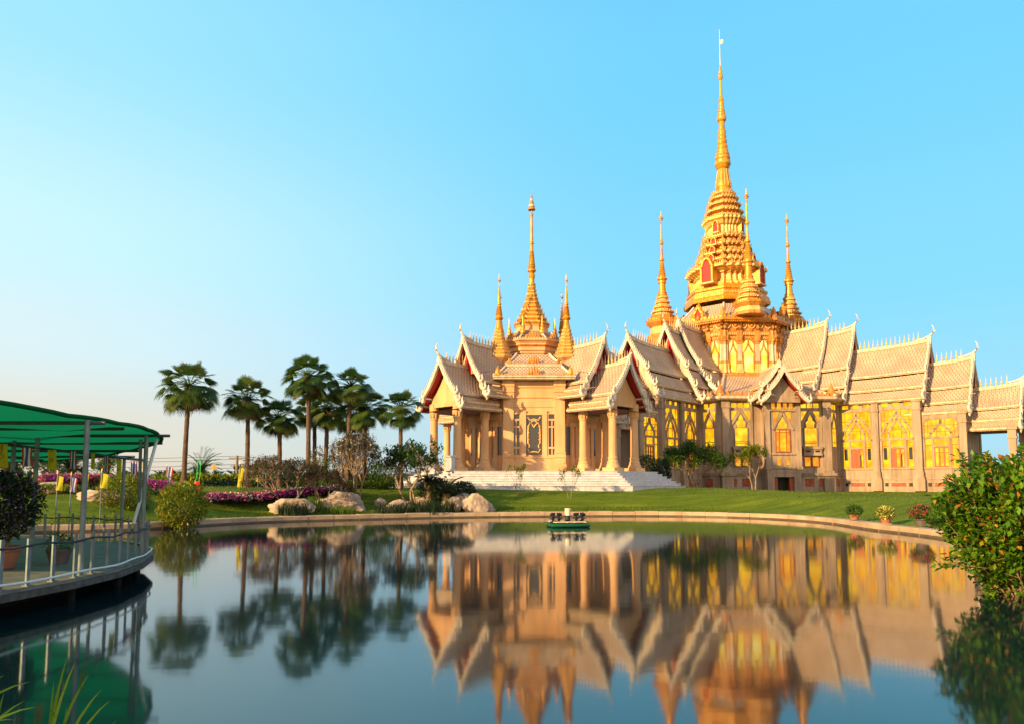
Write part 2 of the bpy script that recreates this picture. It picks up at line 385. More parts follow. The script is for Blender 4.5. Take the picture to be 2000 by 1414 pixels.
def edge_leaves(mb, ring, r, z, h, step, m):
    n = len(ring)
    for i in range(n):
        a = Vector((ring[i][0] * r, ring[i][1] * r)); b = Vector((ring[(i + 1) % n][0] * r, ring[(i + 1) % n][1] * r))
        k = max(1, int((b - a).length / step))
        for j in range(k):
            p = a.lerp(b, (j + .5) / k); d = (b - a).normalized(); o = Vector((d.y, -d.x)) * .04; w_ = step * .42
            q = [(p.x - d.x * w_, p.y - d.y * w_, z), (p.x + d.x * w_, p.y + d.y * w_, z), (p.x + d.x * w_ * .7, p.y + d.y * w_ * .7, z + h * .45), (p.x, p.y, z + h), (p.x - d.x * w_ * .7, p.y - d.y * w_ * .7, z + h * .45)]
            mb.face([(x + o.x, y + o.y, zz) for x, y, zz in q], m); mb.face([(x - o.x, y - o.y, zz) for x, y, zz in q[::-1]], m)
def column(root, M, x, y, z0, z1, r, m, name='column', cap=True):
    mb = MB(); mb.M = M; h = z1 - z0
    mb.box(x - r * 1.85, x + r * 1.85, y - r * 1.85, y + r * 1.85, z0, z0 + r * .9, m)
    pr = [(r * 1.75, z0 + r * .9), (r * 1.7, z0 + r * 1.2), (r * 1.35, z0 + r * 2.0), (r * 1.4, z0 + r * 2.2), (r * 1.12, z0 + r * 2.8), (r * 1.22, z0 + r * 3.2), (r * 1.22, z0 + r * 3.4), (r * 1.04, z0 + r * 3.6)]
    if cap: pr += [(r * .92, z1 - r * 3.1), (r * 1.08, z1 - r * 3.0), (r * 1.08, z1 - r * 2.7), (r * .95, z1 - r * 2.6), (r * 1.15, z1 - r * 1.6), (r * 1.3, z1 - r * .8), (r * 1.12, z1 - r * .45), (r * 1.2, z1 - r * .4), (r * 1.2, z1)]
    else: pr += [(r * .9, z1)]
    mb.lathe(pr, m, 16, c=(x, y), smooth=False)
    if cap:
        for i in range(10):
            a = 2 * math.pi * i / 10
            mb.lathe([(.03, z1 - r * 2.6), (.13 * r + .03, z1 - r * 1.5), (.02, z1 - r * .7)], m, 4, c=(x + math.cos(a) * r * 1.12, y + math.sin(a) * r * 1.12))
    return mb.build(name, root)

# ------------------------------------------------------------------ spires
def spire_bulb(mb, pr, n=16): mb.lathe(pr, GOLD, n)
def turret_small(root, name, c, z0, K, finial=True):
    """pavilion corner spire; z0 = foot of the neck"""
    mb = MB(); mb.M = Matrix.Translation((c[0], c[1], 0))
    mb.lathe([(.42, z0 - .9), (.42, z0 - .1), (.5, z0), (.42, z0 + .1), (.62, z0 + .4), (.9, z0 + .62), (.96, z0 + .74)], SAND, 8, ring=OCT)
    z = z0 + .74; r = .96
    for i in range(8):
        r2 = r * .86; hgt = .27
        mb.lathe([(r, z, GOLDC), (r, z + .07, GOLD), (r * .86, z + .09), (r2 * .95, z + hgt)], GOLD, ring=RDN)
        antefixes(mb, RDN, r * .98, z + .07, .14, GOLDC, 1); z += hgt; r = r2
    s = z
    mb.lathe([(r * 1.0, s), (.26, s + .15), (.20, s + .5), (.19, s + .62), (.30, s + .72), (.33, s + .8), (.24, s + .88), (.22, s + .95), (.19, s + 1.2), (.155, s + 1.5), (.13, s + 1.75), (.165, s + 1.82), (.165, s + 1.9), (.12, s + 1.97), (.10, s + 2.5), (.055, s + 3.1), (.075, s + 3.16), (.03, s + 3.22)], GOLD, 10)
    for i in range(9): mb.lathe([(.245 - .011 * i, s + .98 + .08 * i), (.27 - .011 * i, s + 1.01 + .08 * i), (.23 - .011 * i, s + 1.045 + .08 * i)], GOLD, 10, cap=False)
    mb.build(name, root)
    f = MB(); f.M = Matrix.Translation((c[0], c[1], 0)); z = s + 3.2
    f.lathe([(.02, z), (.02, z + .3), (.1, z + .36), (.12, z + .45), (.04, z + .55), (.09, z + .6), (.03, z + .75), (.05, z + .78), (.004, z + 1.0)], WHITE, 7)
    antefixes(f, OCT, .1, z + .4, .12, ORANGE, 1, .5)
    f.build('spire_finial', root)
def spirelet(root, c, z0, h=2.0, r=.2):
    mb = MB(); mb.M = Matrix.Translation((c[0], c[1], 0))
    mb.lathe([(r * .5, z0, WHITE), (r * .45, z0 + h * .2), (r, z0 + h * .26), (r * 1.05, z0 + h * .34), (r * .7, z0 + h * .38), (r * .75, z0 + h * .46), (r * .5, z0 + h * .52), (r * .55, z0 + h * .55), (r * .3, z0 + h * .7), (r * .1, z0 + h * .95), (.005, z0 + h)], GOLD, 8)
    mb.build('spirelet', root)
# ------------------------------------------------------------------ PAVILION (front left, small cruciform shrine hall)
PX, PYW, PZ = 1.55, 57.0, 2.62          # centre and floor level of the pavilion
def build_pavilion():
    root = empty('shrine_pavilion', (PX, PYW, PZ))
    tag(root, 'small cream shrine hall with slender gold spires and columned porches on white steps', 'temple')
    F = -PZ                                # world height -> local height
    def zz(v): return v + F
    A = 4.85; HS = A * math.tan(math.pi / 8)
    arms = [-135, -45, 45, 135]; front = [-90, 0, 90, 180]
    # walls : octagonal body
    mb = MB()
    mb.lathe([(A, 0), (A, zz(9.05))], SAND, ring=OCT); 
    ob = mb.build('wall', root)
    for k, a in enumerate(front):
        M = RZ(a); d = MB(); d.M = M
        # plinth, panel grooves and cornice bands
        d.box(A, A + .10, -HS + .42, HS - .42, 0, .95, SAND); d.box(A, A + .16, -HS + .42, HS - .42, .95, 1.08, SAND)
        d.box(A, A + .06, -HS + .42, HS - .42, 4.08, 4.16, SAND); d.box(A, A + .05, -HS + .42, HS - .42, 4.55, 5.0, SAND); d.box(A, A + .08, -HS + .42, HS - .42, 5.22, 5.3, SAND)
        d.box(A, A + .09, -HS + .42, HS - .42, 5.95, 6.2, SAND); d.box(A, A + .14, -HS + .42, HS - .42, 6.2, 6.32, SAND)
        d.build('wall_panel', root)
        # corner piers
        for sd_ in (-1, 1):
            p = MB(); p.M = M; y = sd_ * (HS - .21)
            for (z0, z1, e) in ((0, .5, .34), (.5, .62, .30), (.62, 1.0, .24), (1.0, 1.12, .30), (1.12, 1.3, .22), (1.3, 1.36, .25), (1.36, 5.1, .16), (5.1, 5.2, .2), (5.2, 5.6, .22), (5.6, 5.75, .28), (5.75, 6.0, .25), (6.0, 6.43, .3)):
                p.box(A - .3, A + e + .02, y - .3 - e * .4, y + .3 + e * .4, z0, z1, SAND)
            p.build('corner_pier', root)
        if k == 2: continue
        # middle window with gilt ornament, side windows in a stone grid
        w_ = MB(); w_.M = M; w_.box(A - .02, A + .035, -.55, .55, 1.2, 4.0, DGL); win = w_.build('window', root)
        g = MB(); g.M = M; x = A + .04
        def ring(cy, cz, pts, r): g.tube([(x + .02, cy + a, cz + b) for a, b in pts], r, GOLDC, 5)
        for sd_ in (-1, 1):
            ring(0, 0, [(sd_ * .42, 2.0), (sd_ * .44, 2.6), (sd_ * .40, 3.2), (sd_ * .28, 3.45), (sd_ * .1, 3.3), (0, 3.12)], .055)
            ring(0, 0, [(sd_ * .42, 2.0), (sd_ * .3, 1.85), (sd_ * .36, 1.66)], .05)
            ring(0, 0, [(sd_ * .45, 1.6), (sd_ * .32, 1.36), (0, 1.42)], .05); ring(0, 0, [(sd_ * .45, 3.86), (sd_ * .3, 3.62), (0, 3.72)], .05)
            for q in range(6): g.lathe([(.02, 1.95 + q * .23), (.09, 2.03 + q * .23), (.01, 2.14 + q * .23)], GOLDC, 5, c=(x + .03, sd_ * (.41 - .02 * (q % 2))))
        ring(0, 0, [(-.2, 3.5), (0, 3.62), (.2, 3.5)], .06)
        g.build('gilt_ornament', win)
        fr = MB(); fr.M = M
        for y in (-.74, .74): fr.box(A, A + .16, y - .17, y + .17, 1.08, 4.3, SAND)
        fr.box(A, A + .12, -.58, .58, 4.0, 4.08, SAND)
        for sd_ in (-1, 1):
            for z0, z1 in ((1.2, 1.62), (1.75, 3.1), (3.2, 3.6), (3.72, 4.05)):
                for yc in ((1.02, 1.22), (1.3, 1.5)) if z1 < 3.7 else ((1.02, 1.5),):
                    pn = MB(); pn.M = M; pn.box(A - .02, A + .03, sd_ * yc[0], sd_ * yc[1], z0, z1, DGL); pn.build('window', root)
            for y0, y1, z0, z1 in ((.91, 1.02, 1.08, 4.08), (1.22, 1.3, 1.2, 3.6), (1.5, 1.58, 1.08, 4.08)): fr.box(A, A + .10, sd_ * y0, sd_ * y1, z0, z1, SAND)
            for z0, z1 in ((1.08, 1.2), (1.62, 1.75), (3.1, 3.2), (3.6, 3.72), (4.05, 4.12)): fr.box(A, A + .11, sd_ * .91, sd_ * 1.58, z0, z1, SAND)
        fr.build('window_frame', root)
    for k, a in enumerate(arms):
        M = RZ(a)
        # door wall inside each porch
        d = MB(); d.M = M
        d.box(A, A + .12, -1.7, 1.7, 3.5, 3.7, SAND); d.box(A, A + .2, -1.75, 1.75, 3.7, 3.95, SAND); d.box(A, A + .26, -1.8, 1.8, 3.95, 4.1, SAND)
        for y in (-1.1, -.62, .62, 1.1):
            for (z0, z1, e) in ((0, .5, .14), (.5, 1.0, .08), (1.0, 3.2, .03), (3.2, 3.5, .1)): d.box(A, A + .16 + e, y - .12 - e, y + .12 + e, z0, z1, SAND)
        d.build('door_surround', root)
        dd = MB(); dd.M = M; dd.box(A - .01, A + .05, -.5, .5, 0, 2.5, DARK if a != -45 else MARB); dd.build('door', root)
        for sd_ in (-1, 1):
            s = MB(); s.M = M; s.box(A - .01, A + .05, sd_ * 1.28, sd_ * 1.6, 1.2, 3.2, DGL); s.build('window', root)
        if k < 2 or True:
            for x, y in ((8.65, 1.24), (8.65, -1.24), (6.1, 1.24), (6.1, -1.24)):
                column(root, M, x, y, 0, zz(7.05), .275, SAND)
        b = MB(); b.M = M     # porch beams
        for y in (-1.24, 1.24): b.box(4.9, 8.9, y - .2, y + .2, zz(7.05), zz(7.3), SAND)
        b.box(8.45, 8.85, -1.04, 1.04, zz(7.051), zz(7.299), SAND)
        for y in (-1.24, 1.24): b.box(A - .2, 6.5, y - .24, y + .24, zz(7.301), zz(8.2), SAND)
        b.build('porch_beam', root)
        roof_tier(root, M, 3.2, 7.0, [((0, zz(11.72)), (1.82, zz(8.85))), ((1.76, zz(8.62)), (2.12, zz(8.3))), ((2.08, zz(8.12)), (2.42, zz(7.86)))], rise=.2, gable='red', gz=zz(9.5), sc=.8, ch=.95, recess=.35, wallmat=SAND)
        roof_tier(root, M, 5.4, 9.17, [((0, zz(10.0)), (1.68, zz(7.85))), ((1.62, zz(7.65)), (1.95, zz(7.32))), ((1.9, zz(7.15)), (2.2, zz(6.92)))], rise=.2, gable='wall', gz=zz(7.3), sc=.8, ch=.95, recess=.55, wallmat=SAND)
    # skirt roofs over the four flat sides
    rf = MB()
    for a in front:
        M = RZ(a); rf.M = M
        def skirt(w0, d0, z0, w1, d1, z1, lf):
            K = 4; rows = []; uvs = []
            for i in range(K + 1):
                t = i / K; sag = .10 * math.sin(math.pi * t)
                ww, dd_, z = w0 + (w1 - w0) * t, d0 + (d1 - d0) * t - sag, z0 + (z1 - z0) * t - sag
                rows.append([(dd_, -ww, z), (dd_, 0, z), (dd_, ww, z)]); uvs.append([(-ww, 2 * t), (0, 2 * t), (ww, 2 * t)])
            rf.grid(rows, TILE, uvs=uvs)
            for sd_ in (-1, 1):
                rf.tube([(q[0][0], sd_ * abs(q[0][1]), q[0][2] + .05) for q in rows], .09, WHITE, 5)
            n = int(2 * w0 / .22)
            for i in range(n):
                y = -w0 + (i + .5) * 2 * w0 / n
                rf.face([(d0 + .02, y - .09, z0 + .02), (d0 + .02, y + .09, z0 + .02), (d0 - .02, y, z0 + .2)], lf); rf.face([(d0 + .02, y + .09, z0 + .02), (d0 + .02, y - .09, z0 + .02), (d0 - .02, y, z0 + .2)], lf)
        skirt(2.85, 5.75, zz(9.3), 2.0, 4.55, zz(10.1), GOLDC)
        rf.prism([(4.4, -2.75), (5.72, -2.85), (5.72, 2.85), (4.4, 2.75)], zz(9.06), zz(9.18), TRIM)
        rf.prism([(4.4, -2.7), (5.8, -2.9), (5.8, 2.9), (4.4, 2.7)], zz(9.18), zz(9.3), TRIM)
        rf.box(4.2, 4.6, -2.0, 2.0, zz(10.1), zz(10.28), TRIM)
        skirt(2.0, 4.6, zz(10.28), 1.2, 2.9, zz(11.25), GOLDC)
    rf.M = Matrix()
    rf.lathe([(4.5, zz(9.05)), (4.5, zz(9.3)), (2.6, zz(11.2))], TILE, ring=OCT)
    rf.build('skirt_roof', root)
    for a in front:
        for (d, z, s) in ((5.45, zz(9.42), .55), (4.3, zz(10.42), .48)):
            orn = MB(); orn.M = RZ(a)
            for i in range(5):
                t = -2 + i; h = s * (1.15 - .27 * abs(t))
                orn.lathe([(.2 * s, z), (.27 * s, z + h * .3), (.18 * s, z + h * .65), (.02, z + h * 1.05)], ORANGE, 6, c=(d, t * s * .33))
            orn.build('roof_ornament', root)
        for sd_ in (-1, 1):
            for pr, cc in (([(.2, zz(9.3)), (.22, zz(9.5)), (.15, zz(9.75)), (.02, zz(10.0))], (5.5, sd_ * 2.55)), ([(.15, zz(10.28)), (.17, zz(10.4)), (.02, zz(10.75))], (4.4, sd_ * 1.75))):
                orn = MB(); orn.M = RZ(a); orn.lathe(pr, GOLD, 6, c=cc); orn.build('corner_ornament', root)
    # neck and spire
    nk = MB()
    nk.lathe([(2.0, zz(11.0)), (2.0, zz(11.45)), (2.1, zz(11.5)), (2.1, zz(11.62)), (2.2, zz(11.7)), (2.2, zz(11.95), ORANGE), (2.35, zz(12.1)), (2.35, zz(12.2)), (2.5, zz(12.35)), (2.6, zz(12.4)), (2.6, zz(12.5)), (2.2, zz(12.5), TILE), (1.45, zz(13.3)), (1.4, zz(13.4), SAND), (1.25, zz(13.42)), (1.2, zz(13.75)), (1.3, zz(13.9), GOLD), (1.38, zz(14.0))], SAND, ring=OCT)
    edge_leaves(nk, OCT, 2.13, zz(11.7), .2, .16, ORANGE); edge_leaves(nk, OCT, 2.5, zz(12.5), .16, .2, GOLDC)
    for i in range(8):
        a = R(22.5 + 45 * i); nk.tube([(2.5 * math.cos(a) * 1.05, 2.5 * math.sin(a) * 1.05, zz(12.55)), (1.5 * math.cos(a) * 1.06, 1.5 * math.sin(a) * 1.06, zz(13.3))], .07, WHITE, 5)
        b = R(45 * i)
        for t in (-2, -1, 0, 1, 2):
            h = .55 - .12 * abs(t); nk.lathe([(.1, zz(12.5)), (.16, zz(12.5) + h * .4), (.02, zz(12.5) + h * 1.2)], ORANGE, 6, c=(2.35 * math.cos(b) - t * .2 * math.sin(b), 2.35 * math.sin(b) + t * .2 * math.cos(b)))
    nk.build('spire_drum', root)
    sp = MB(); z = zz(14.0); r = 1.36; hs = .36
    for i in range(10):
        r2 = r * .845
        sp.lathe([(r * .93, z), (r, z + .05, GOLDC), (r, z + .12, GOLD), (r * .82, z + .15), (r2 * .9, z + hs)], GOLD, ring=RDN)
        antefixes(sp, RDN, r * .97, z + .11, .2 if i < 5 else .12, GOLDC if i % 2 else GOLD, 1); z += hs; r = r2; hs *= .975
    s = z; T = zz(23.15)
    sp.lathe([(.30, s), (.3, s + .12), (.2, s + .2), (.21, s + .5), (.27, s + .75), (.2, s + .95), (.24, s + 1.05), (.34, s + 1.12), (.34, s + 1.22), (.26, s + 1.32), (.29, s + 1.42)], GOLD, 16)
    zc = s + 1.42
    n = 9
    for i in range(n):
        q = .27 - .13 * i / n; sp.lathe([(q, zc), (q + .025, zc + .06), (q - .03, zc + .13), (q - .03, zc + .15)], GOLD, 12, cap=False); zc += .15
    sp.lathe([(.13, zc), (.12, zc + .5), (.17, zc + .56), (.17, zc + .66), (.115, zc + .74), (.10, T - .35), (.12, T - .3), (.13, T - .2), (.07, T - .1), (.03, T)], GOLD, 12)
    sp.build('main_spire', root)
    u = MB()
    u.lathe([(.03, T - .05), (.03, T + .15)], WHITE, 6)
    zf = T + .15
    for i, q in enumerate((.3, .24, .18, .13, .08)):
        u.lathe([(q, zf), (q * .98, zf + .1), (q * .72, zf + .22), (.03, zf + .24)], WHITE if i % 2 else ORANGE, 10); zf += .24
    u.lathe([(.05, zf), (.03, zf + .2), (.004, zf + .55)], GOLD, 6); u.build('spire_parasol', root)
    for a in arms:
        c = (3.55 * math.cos(R(a)), 3.55 * math.sin(R(a)))
        turret_small(root, 'corner_spire', c, zz(10.35), 1)
    for i in range(8):
        a = R(45 * i + 22.5); spirelet(root, (1.9 * math.cos(a), 1.9 * math.sin(a)), zz(12.6), 1.9, .2)
    return root
build_pavilion()
# white stepped platform under the pavilion
def build_stairs():
    o = MB(); L, W_ = 9.8, 2.3; N = 7; Z1 = PZ; Z0 = 1.5
    def ring(e):
        pts = []
        for a in (-135, -45, 45, 135):
            c, s = math.cos(R(a)), math.sin(R(a))
            for y in (-W_ - e * .42, W_ + e * .42): pts.append(((L + e) * c - y * s, (L + e) * s + y * c))
        return pts
    for k in range(N):
        z = Z1 - (Z1 - Z0) * k / N; o.prism(ring(k * .29), z - (Z1 - Z0) / N - (.5 if k == N - 1 else 0), z - .05, MARB); o.prism(ring(k * .29 + .045), z - .046, z - .004, MARB)
    ob = o.build('marble_steps', None, (PX, PYW, 0))
    tag(ob, 'broad white marble steps around the small shrine hall on the lawn', 'steps')
    # low pedestals that close the left stair
    for (x, y, lb) in ((-7.1, -6.5, 'left'), (-5.6, -8.1, 'right')):
        q = MB(); q.box(-.3, .3, -.3, .3, 0, .9, MARB); q.box(-.36, .36, -.36, .36, .9, 1.0, MARB); q.box(-.36, .36, -.36, .36, -.0, .12, MARB)
        e = q.build('stair_pedestal', None, (PX + x, PYW + y, PZ)); tag(e, 'square white pedestal at the %s front corner of the left porch' % lb, 'pedestal', 'pedestals of the left porch')
build_stairs()
# ------------------------------------------------------------------ GREAT HALL
HK = 86 / 74.0; HZ = 1.15
hc = ray(1411, 300) * 86
HALL_ROT = -42
def wstrip(mb, pts, wd, x0, x1, m):
    """flat moulding following pts=(y,z) on a wall facing +x"""
    for i in range(len(pts) - 1):
        a, b = Vector(pts[i]), Vector(pts[i + 1]); d = (b - a).normalized(); n = Vector((-d.y, d.x)) * wd / 2; e = d * wd * .35
        mb.prism([tuple(a - n - e), tuple(b - n + e), tuple(b + n + e), tuple(a + n - e)], x0, x1, m, 'x')
def build_hall():
    root = empty('great_hall', (hc.x, hc.y, HZ), R(HALL_ROT), HK)
    tag(root, 'large stone temple hall with stepped cream roofs, lit yellow windows and a tall golden tower', 'temple')
    def zz(v): return v - 1.22
    arms = [-90, 0, 90, 180]; A = 11.3; HS = A * math.tan(math.pi / 8)
    # octagonal ground body
    mb = MB(); mb.lathe([(A, -1), (A, zz(9.0))], CONC, ring=[(x * math.cos(R(22.5 * 0)) - 0 * y, y) for x, y in OCT]); mb.build('wall', root)
    RG = lambda q: q
    tiers = [(5.2, 9.7, [((0, 14.0 + 2.15), (2.0, 12.3)), ((1.95, 12.0), (2.9, 10.9)), ((2.85, 10.65), (3.55, 10.1))]),
             (8.2, 12.1, [((0, 15.4), (2.05, 11.9)), ((2.0, 11.6), (2.8, 10.2)), ((2.75, 9.9), (3.4, 9.0))]),
             (10.6, 18.1, [((0, 13.55), (1.75, 11.05)), ((1.7, 10.75), (2.45, 9.75)), ((2.4, 9.5), (3.0, 8.75))]),
             (16.6, 21.2, [((0, 11.75), (1.5, 9.6)), ((1.45, 9.35), (2.1, 8.35)), ((2.05, 8.1), (2.55, 7.5))]),
             (20.0, 24.4, [((0, 9.4), (1.2, 7.75)), ((1.15, 7.5), (1.7, 6.75)), ((1.65, 6.55), (2.1, 6.08))])]
    for k, a in enumerate(arms):
        M = RZ(a); vis = k < 2
        w_ = MB(); w_.M = M
        w_.box(A - 1, 17.75, -2.5, 2.5, -1, zz(8.9), CONC); w_.box(17.75, 20.95, -2.45, 2.45, -1, zz(7.6), CONC)
        w_.box(A - .5, 17.7, -2.7, 2.7, -1, .95, CONC); w_.box(17.7, 21.0, -2.65, 2.65, -1, .95, CONC)
        w_.box(20.95, 24.6, -2.5, 2.5, -1, 1.6, CONC)
        w_.build('wing_wall', root)
        for s0, s1, L in tiers:
            L2 = [tuple((p, zz(q)) for p, q in l) for l in L]
            roof_tier(root, M, s0, s1, L2, rise=.28, gable='red', crest=vis, ch=1.05, edge=vis, sc=.9, step=.40)
        if not vis: continue
        for x, z1, r in ((11.2, 8.8, .27), (14.4, 8.75, .24), (17.6, 8.7, .27), (20.8, 7.5, .25), (24.0, 6.1, .25)):
            for sd_ in (-1, 1):
                if x == 11.2 and 0: continue
                p = MB(); p.M = M; y = sd_ * 2.62
                for (z0, zt, e) in ((0, .95, .16), (.95, 1.15, .12), (1.15, 1.6, .05), (1.6, zz(z1) - .9, 0), (zz(z1) - .9, zz(z1) - .75, .06), (zz(z1) - .75, zz(z1) - .2, .02), (zz(z1) - .2, zz(z1), .1)):
                    p.box(x - r - e, x + r + e, y - r - e, y + r + e, z0, zt, CONC)
                p.build('pillar', root)
        # bays on both long sides
        side = -1 if k == 1 else 1       # the long side the garden sees is built in full
        for sd_ in (-1, 1):
          for x0, x1, ztop, kind in ((11.55, 14.1, 8.55, 0), (14.7, 17.3, 8.55, 0), (17.9, 20.5, 7.35, 1)):
            yw = 2.5 if x0 < 17 else 2.45
            # frame local to the bay: X out of the wall, Y along it
            B = M @ Matrix.Translation(((x0 + x1) / 2, sd_ * yw, 0)) @ Matrix.Rotation(sd_ * math.pi / 2, 4, 'Z')
            W_ = (x1 - x0) / 2; zs, zt_ = zz(3.12), zz(ztop); ztr = zz(5.5)
            win = MB(); win.M = B; win.box(-.05, .02, -W_, W_, zs, zt_, GLOW); wo = win.build('window', root)
            fr = MB(); fr.M = B
            b1 = zz(7.95) if kind == 0 else zz(7.0)
            fr.box(0, .16, -W_, W_, b1, b1 + .28, CONC)                       # head band, small lights above
            for i in range(4): y = -W_ + i * 2 * W_ / 3; fr.box(0, .14, y - .16, y + .16, b1 + .28, zt_, CONC)
            fr.box(0, .14, -W_, W_, zt_, zt_ + .3, CONC)
            for y in (-W_, W_): fr.box(0, .15, y - .12, y + .12, zs, b1, CONC)
            fr.box(0, .15, -W_, W_, ztr - .08, ztr + .08, CONC)                # transom
            hA = b1 - ztr
            if kind == 0:
                for q in (-1, 1):
                    wstrip(fr, [(0, b1 - .25), (q * W_ * .55, ztr + hA * .55), (q * (W_ - .1), ztr + hA * .18)], .16, 0, .13, CONC)
                    wstrip(fr, [(0, ztr + hA * .68), (q * W_ * .32, ztr + hA * .42), (q * W_ * .5, ztr + hA * .22), (q * W_ * .52, ztr)], .15, 0, .13, CONC)
                wstrip(fr, [(0, b1), (0, ztr + hA * .66)], .17, 0, .13, CONC)
            else:
                for q in (-1, 1):
                    wstrip(fr, [(0, b1 - .1), (0, ztr + hA * .78), (q * W_ * .35, ztr + hA * .48), (q * W_ * .56, ztr + hA * .25), (q * W_ * .58, ztr)], .17, 0, .13, CONC)
                    wstrip(fr, [(q * (W_ - .1), ztr + hA * .7), (q * W_ * .7, ztr + hA * .62), (q * W_ * .45, ztr + hA * .35)], .035, 0, .08, CONC)
                    fr.prism([(q * W_, b1), (q * W_ * .62, b1), (q * W_, b1 - .42)], 0, .13, CONC, 'x')
            for y in (-W_ * .46, W_ * .46): fr.box(0, .14, y - .08, y + .08, zs, ztr - .08, CONC)
            fr.box(0, .13, -W_ * .42, W_ * .42, ztr - .72, ztr - .6, CONC)
            fr.box(0, .2, -W_ - .1, W_ + .1, zs - .12, zs, CONC)
            for y in (-W_ * .72, -W_ * .24, W_ * .24, W_ * .72): fr.box(.02, .05, y - .018, y + .018, ztr + .08, b1, WOODR)
            for f_ in (.33, .66): fr.box(.02, .05, -W_, W_, ztr + hA * f_ - .018, ztr + hA * f_ + .018, WOODR)
            fr.build('window_frame', wo)
            cs = MB(); cs.M = B                                               # casements
            wd = W_ * .40; h1 = ztr - .74
            for i in range(4): y = -wd + i * 2 * wd / 3; cs.box(.02, .10, y - .05, y + .05, zs + .02, h1, WOODR)
            cs.box(.02, .09, -wd, wd, h1 - .09, h1, WOODR); cs.box(.02, .09, -wd, wd, zs + .02, zs + .12, WOODR); cs.box(.02, .09, -wd, wd, h1 - .5, h1 - .44, WOODR)
            if kind == 0:
                lf = ((x0 < 14) != (k == 0))
                cs.box(.03, .07, -wd, wd * (.35 if lf else -.4), zs + .1, h1 - .1, WOODR); cs.box(.03, .06, wd * .45, wd * .6, zs + .1, h1 - .5, DGL)
            for q in (-1, 1):
                y = q * W_ * .74; cs.box(.02, .05, y - W_ * .19, y - W_ * .15, zs + .05, ztr - .1, WOODR); cs.box(.02, .05, y - W_ * .19, y + W_ * .19, ztr - .62, ztr - .56, WOODR)
                if kind == 0:
                    cs.box(.02, .045, y - W_ * .1, y + W_ * .1, zs + .7, ztr - .7, DGL)
                    cs.lathe([(.14, 0), (.1, .03), (.1, .05)], WOODR, 8, c=(0, 0)) if 0 else None
            cs.build('casement', wo)
            # wall under the sill, basement vents
            lo = MB(); lo.M = B; lo.box(0, .12, -W_ - .1, W_ + .1, .95, zs - .12, CONC)
            for y in (-W_ * .48, W_ * .48): lo.box(.12, .16, y - .05, y + .05, .95, zs - .12, CONC)
            lo.box(.1, .26, -W_ - .15, W_ + .15, .93, 1.0, CONC); lo.build('wall_panel', root)
            for y0, y1, m in ((-.8 * W_, -.6 * W_, DARK), (-.4 * W_, .4 * W_, FRET), (.6 * W_, .8 * W_, DARK)):
                v = MB(); v.M = B; v.box(.1, .22, y0, y1, .38, .66, m)
                if m is FRET:
                    for i in range(5): y = y0 + (y1 - y0) * i / 4; v.box(.22, .25, y - .03, y + .03, .38, .66, WOODR)
                v.box(.1, .26, y0 - .06, y1 + .06, .66, .72, CONC); v.build('vent', root)
    # four chamfer sides of the octagon
    for k, a in enumerate((-45, 45, 135, 225)):
        M = RZ(a); vis = k in (0,)
        d = MB(); d.M = M
        d.box(A - .1, A + .22, -HS, HS, -1, 1.25, CONC); d.box(A, A + .32, -HS - .1, HS + .1, 1.25, 1.5, CONCD); d.box(A, A + .12, -HS, HS, 1.5, 1.95, CONC)
        d.box(A, A + .18, -HS, HS, zz(8.75), zz(9.0), CONC)
        d.build('wall_panel', root)
        for y in (-4.35, 4.35):
            p = MB(); p.M = M
            for (z0, z1, e) in ((-1, 1.25, .16), (1.25, 1.5, .28), (1.5, 1.7, .1), (1.7, zz(8.2), 0), (zz(8.2), zz(8.35), .06), (zz(8.35), zz(9.0), .03)):
                p.box(A - .2, A + .3 + e, y - .32 - e, y + .32 + e, z0, z1, CONC)
            p.build('pillar', root)
        if not vis:
            continue
        for yc in (-3.0, 3.0):
            B = M @ Matrix.Translation((A, yc, 0))
            def pane(poly, m=GLOW, nm='window', x1=.03):
                q = MB(); q.M = B; q.prism(poly, -.03, x1, m, 'x'); return q.build(nm, root)
            fr = MB(); fr.M = B
            fr.box(0, .12, -1.0, -.82, 1.95, zz(8.75), CONC); fr.box(0, .12, .82, 1.0, 1.95, zz(8.75), CONC)
            for i in range(3): y = -.55 + .55 * i; pane([(y - .22, zz(8.25)), (y + .22, zz(8.25)), (y + .22, zz(8.62)), (y - .22, zz(8.62))])
            for q in (-1, 1): pane([(q * .82, zz(7.95)), (q * .28, zz(7.95)), (q * .74, zz(7.15)), (q * .82, zz(7.25))])
            wstrip(fr, [(-.9, zz(6.7)), (0, zz(7.98)), (.9, zz(6.7))], .17, 0, .1, CONC)
            pts = [(0, 7.72), (.1, 7.5), (.2, 7.3), (.18, 7.2), (.4, 7.0), (.34, 6.8), (.32, 6.6), (.52, 6.5), (.52, 5.0)]
            poly = [(y, zz(z)) for y, z in pts] + [(-y, zz(z)) for y, z in pts[::-1][:-1]]
            wo = pane(poly, GLOW)
            bars = MB(); bars.M = B
            for z in (6.52, 5.33, 5.2): bars.box(.03, .07, -.52, .52, zz(z), zz(z) + .05, WOODR)
            for q in (-1, 1): wstrip(bars, [(q * .56, zz(5.0)), (q * .56, zz(6.5)), (q * .38, zz(6.65)), (q * .45, zz(7.0)), (q * .24, zz(7.2)), (q * .25, zz(7.32)), (0, zz(7.8))], .08, 0, .08, CONCD)
            bars.build('window_frame', wo)
            # boxed sill with two slots
            fr.box(0, .45, -.85, .85, zz(4.72), zz(4.95), CONC); fr.box(0, .36, -.75, .75, zz(4.35), zz(4.72), CONC); fr.box(0, .42, -.8, .8, zz(4.18), zz(4.35), CONC)
            for q in (-1, 1): fr.box(.36, .38, q * .2, q * .6, zz(4.48), zz(4.62), DARK)
            fr.build('window_surround', root)
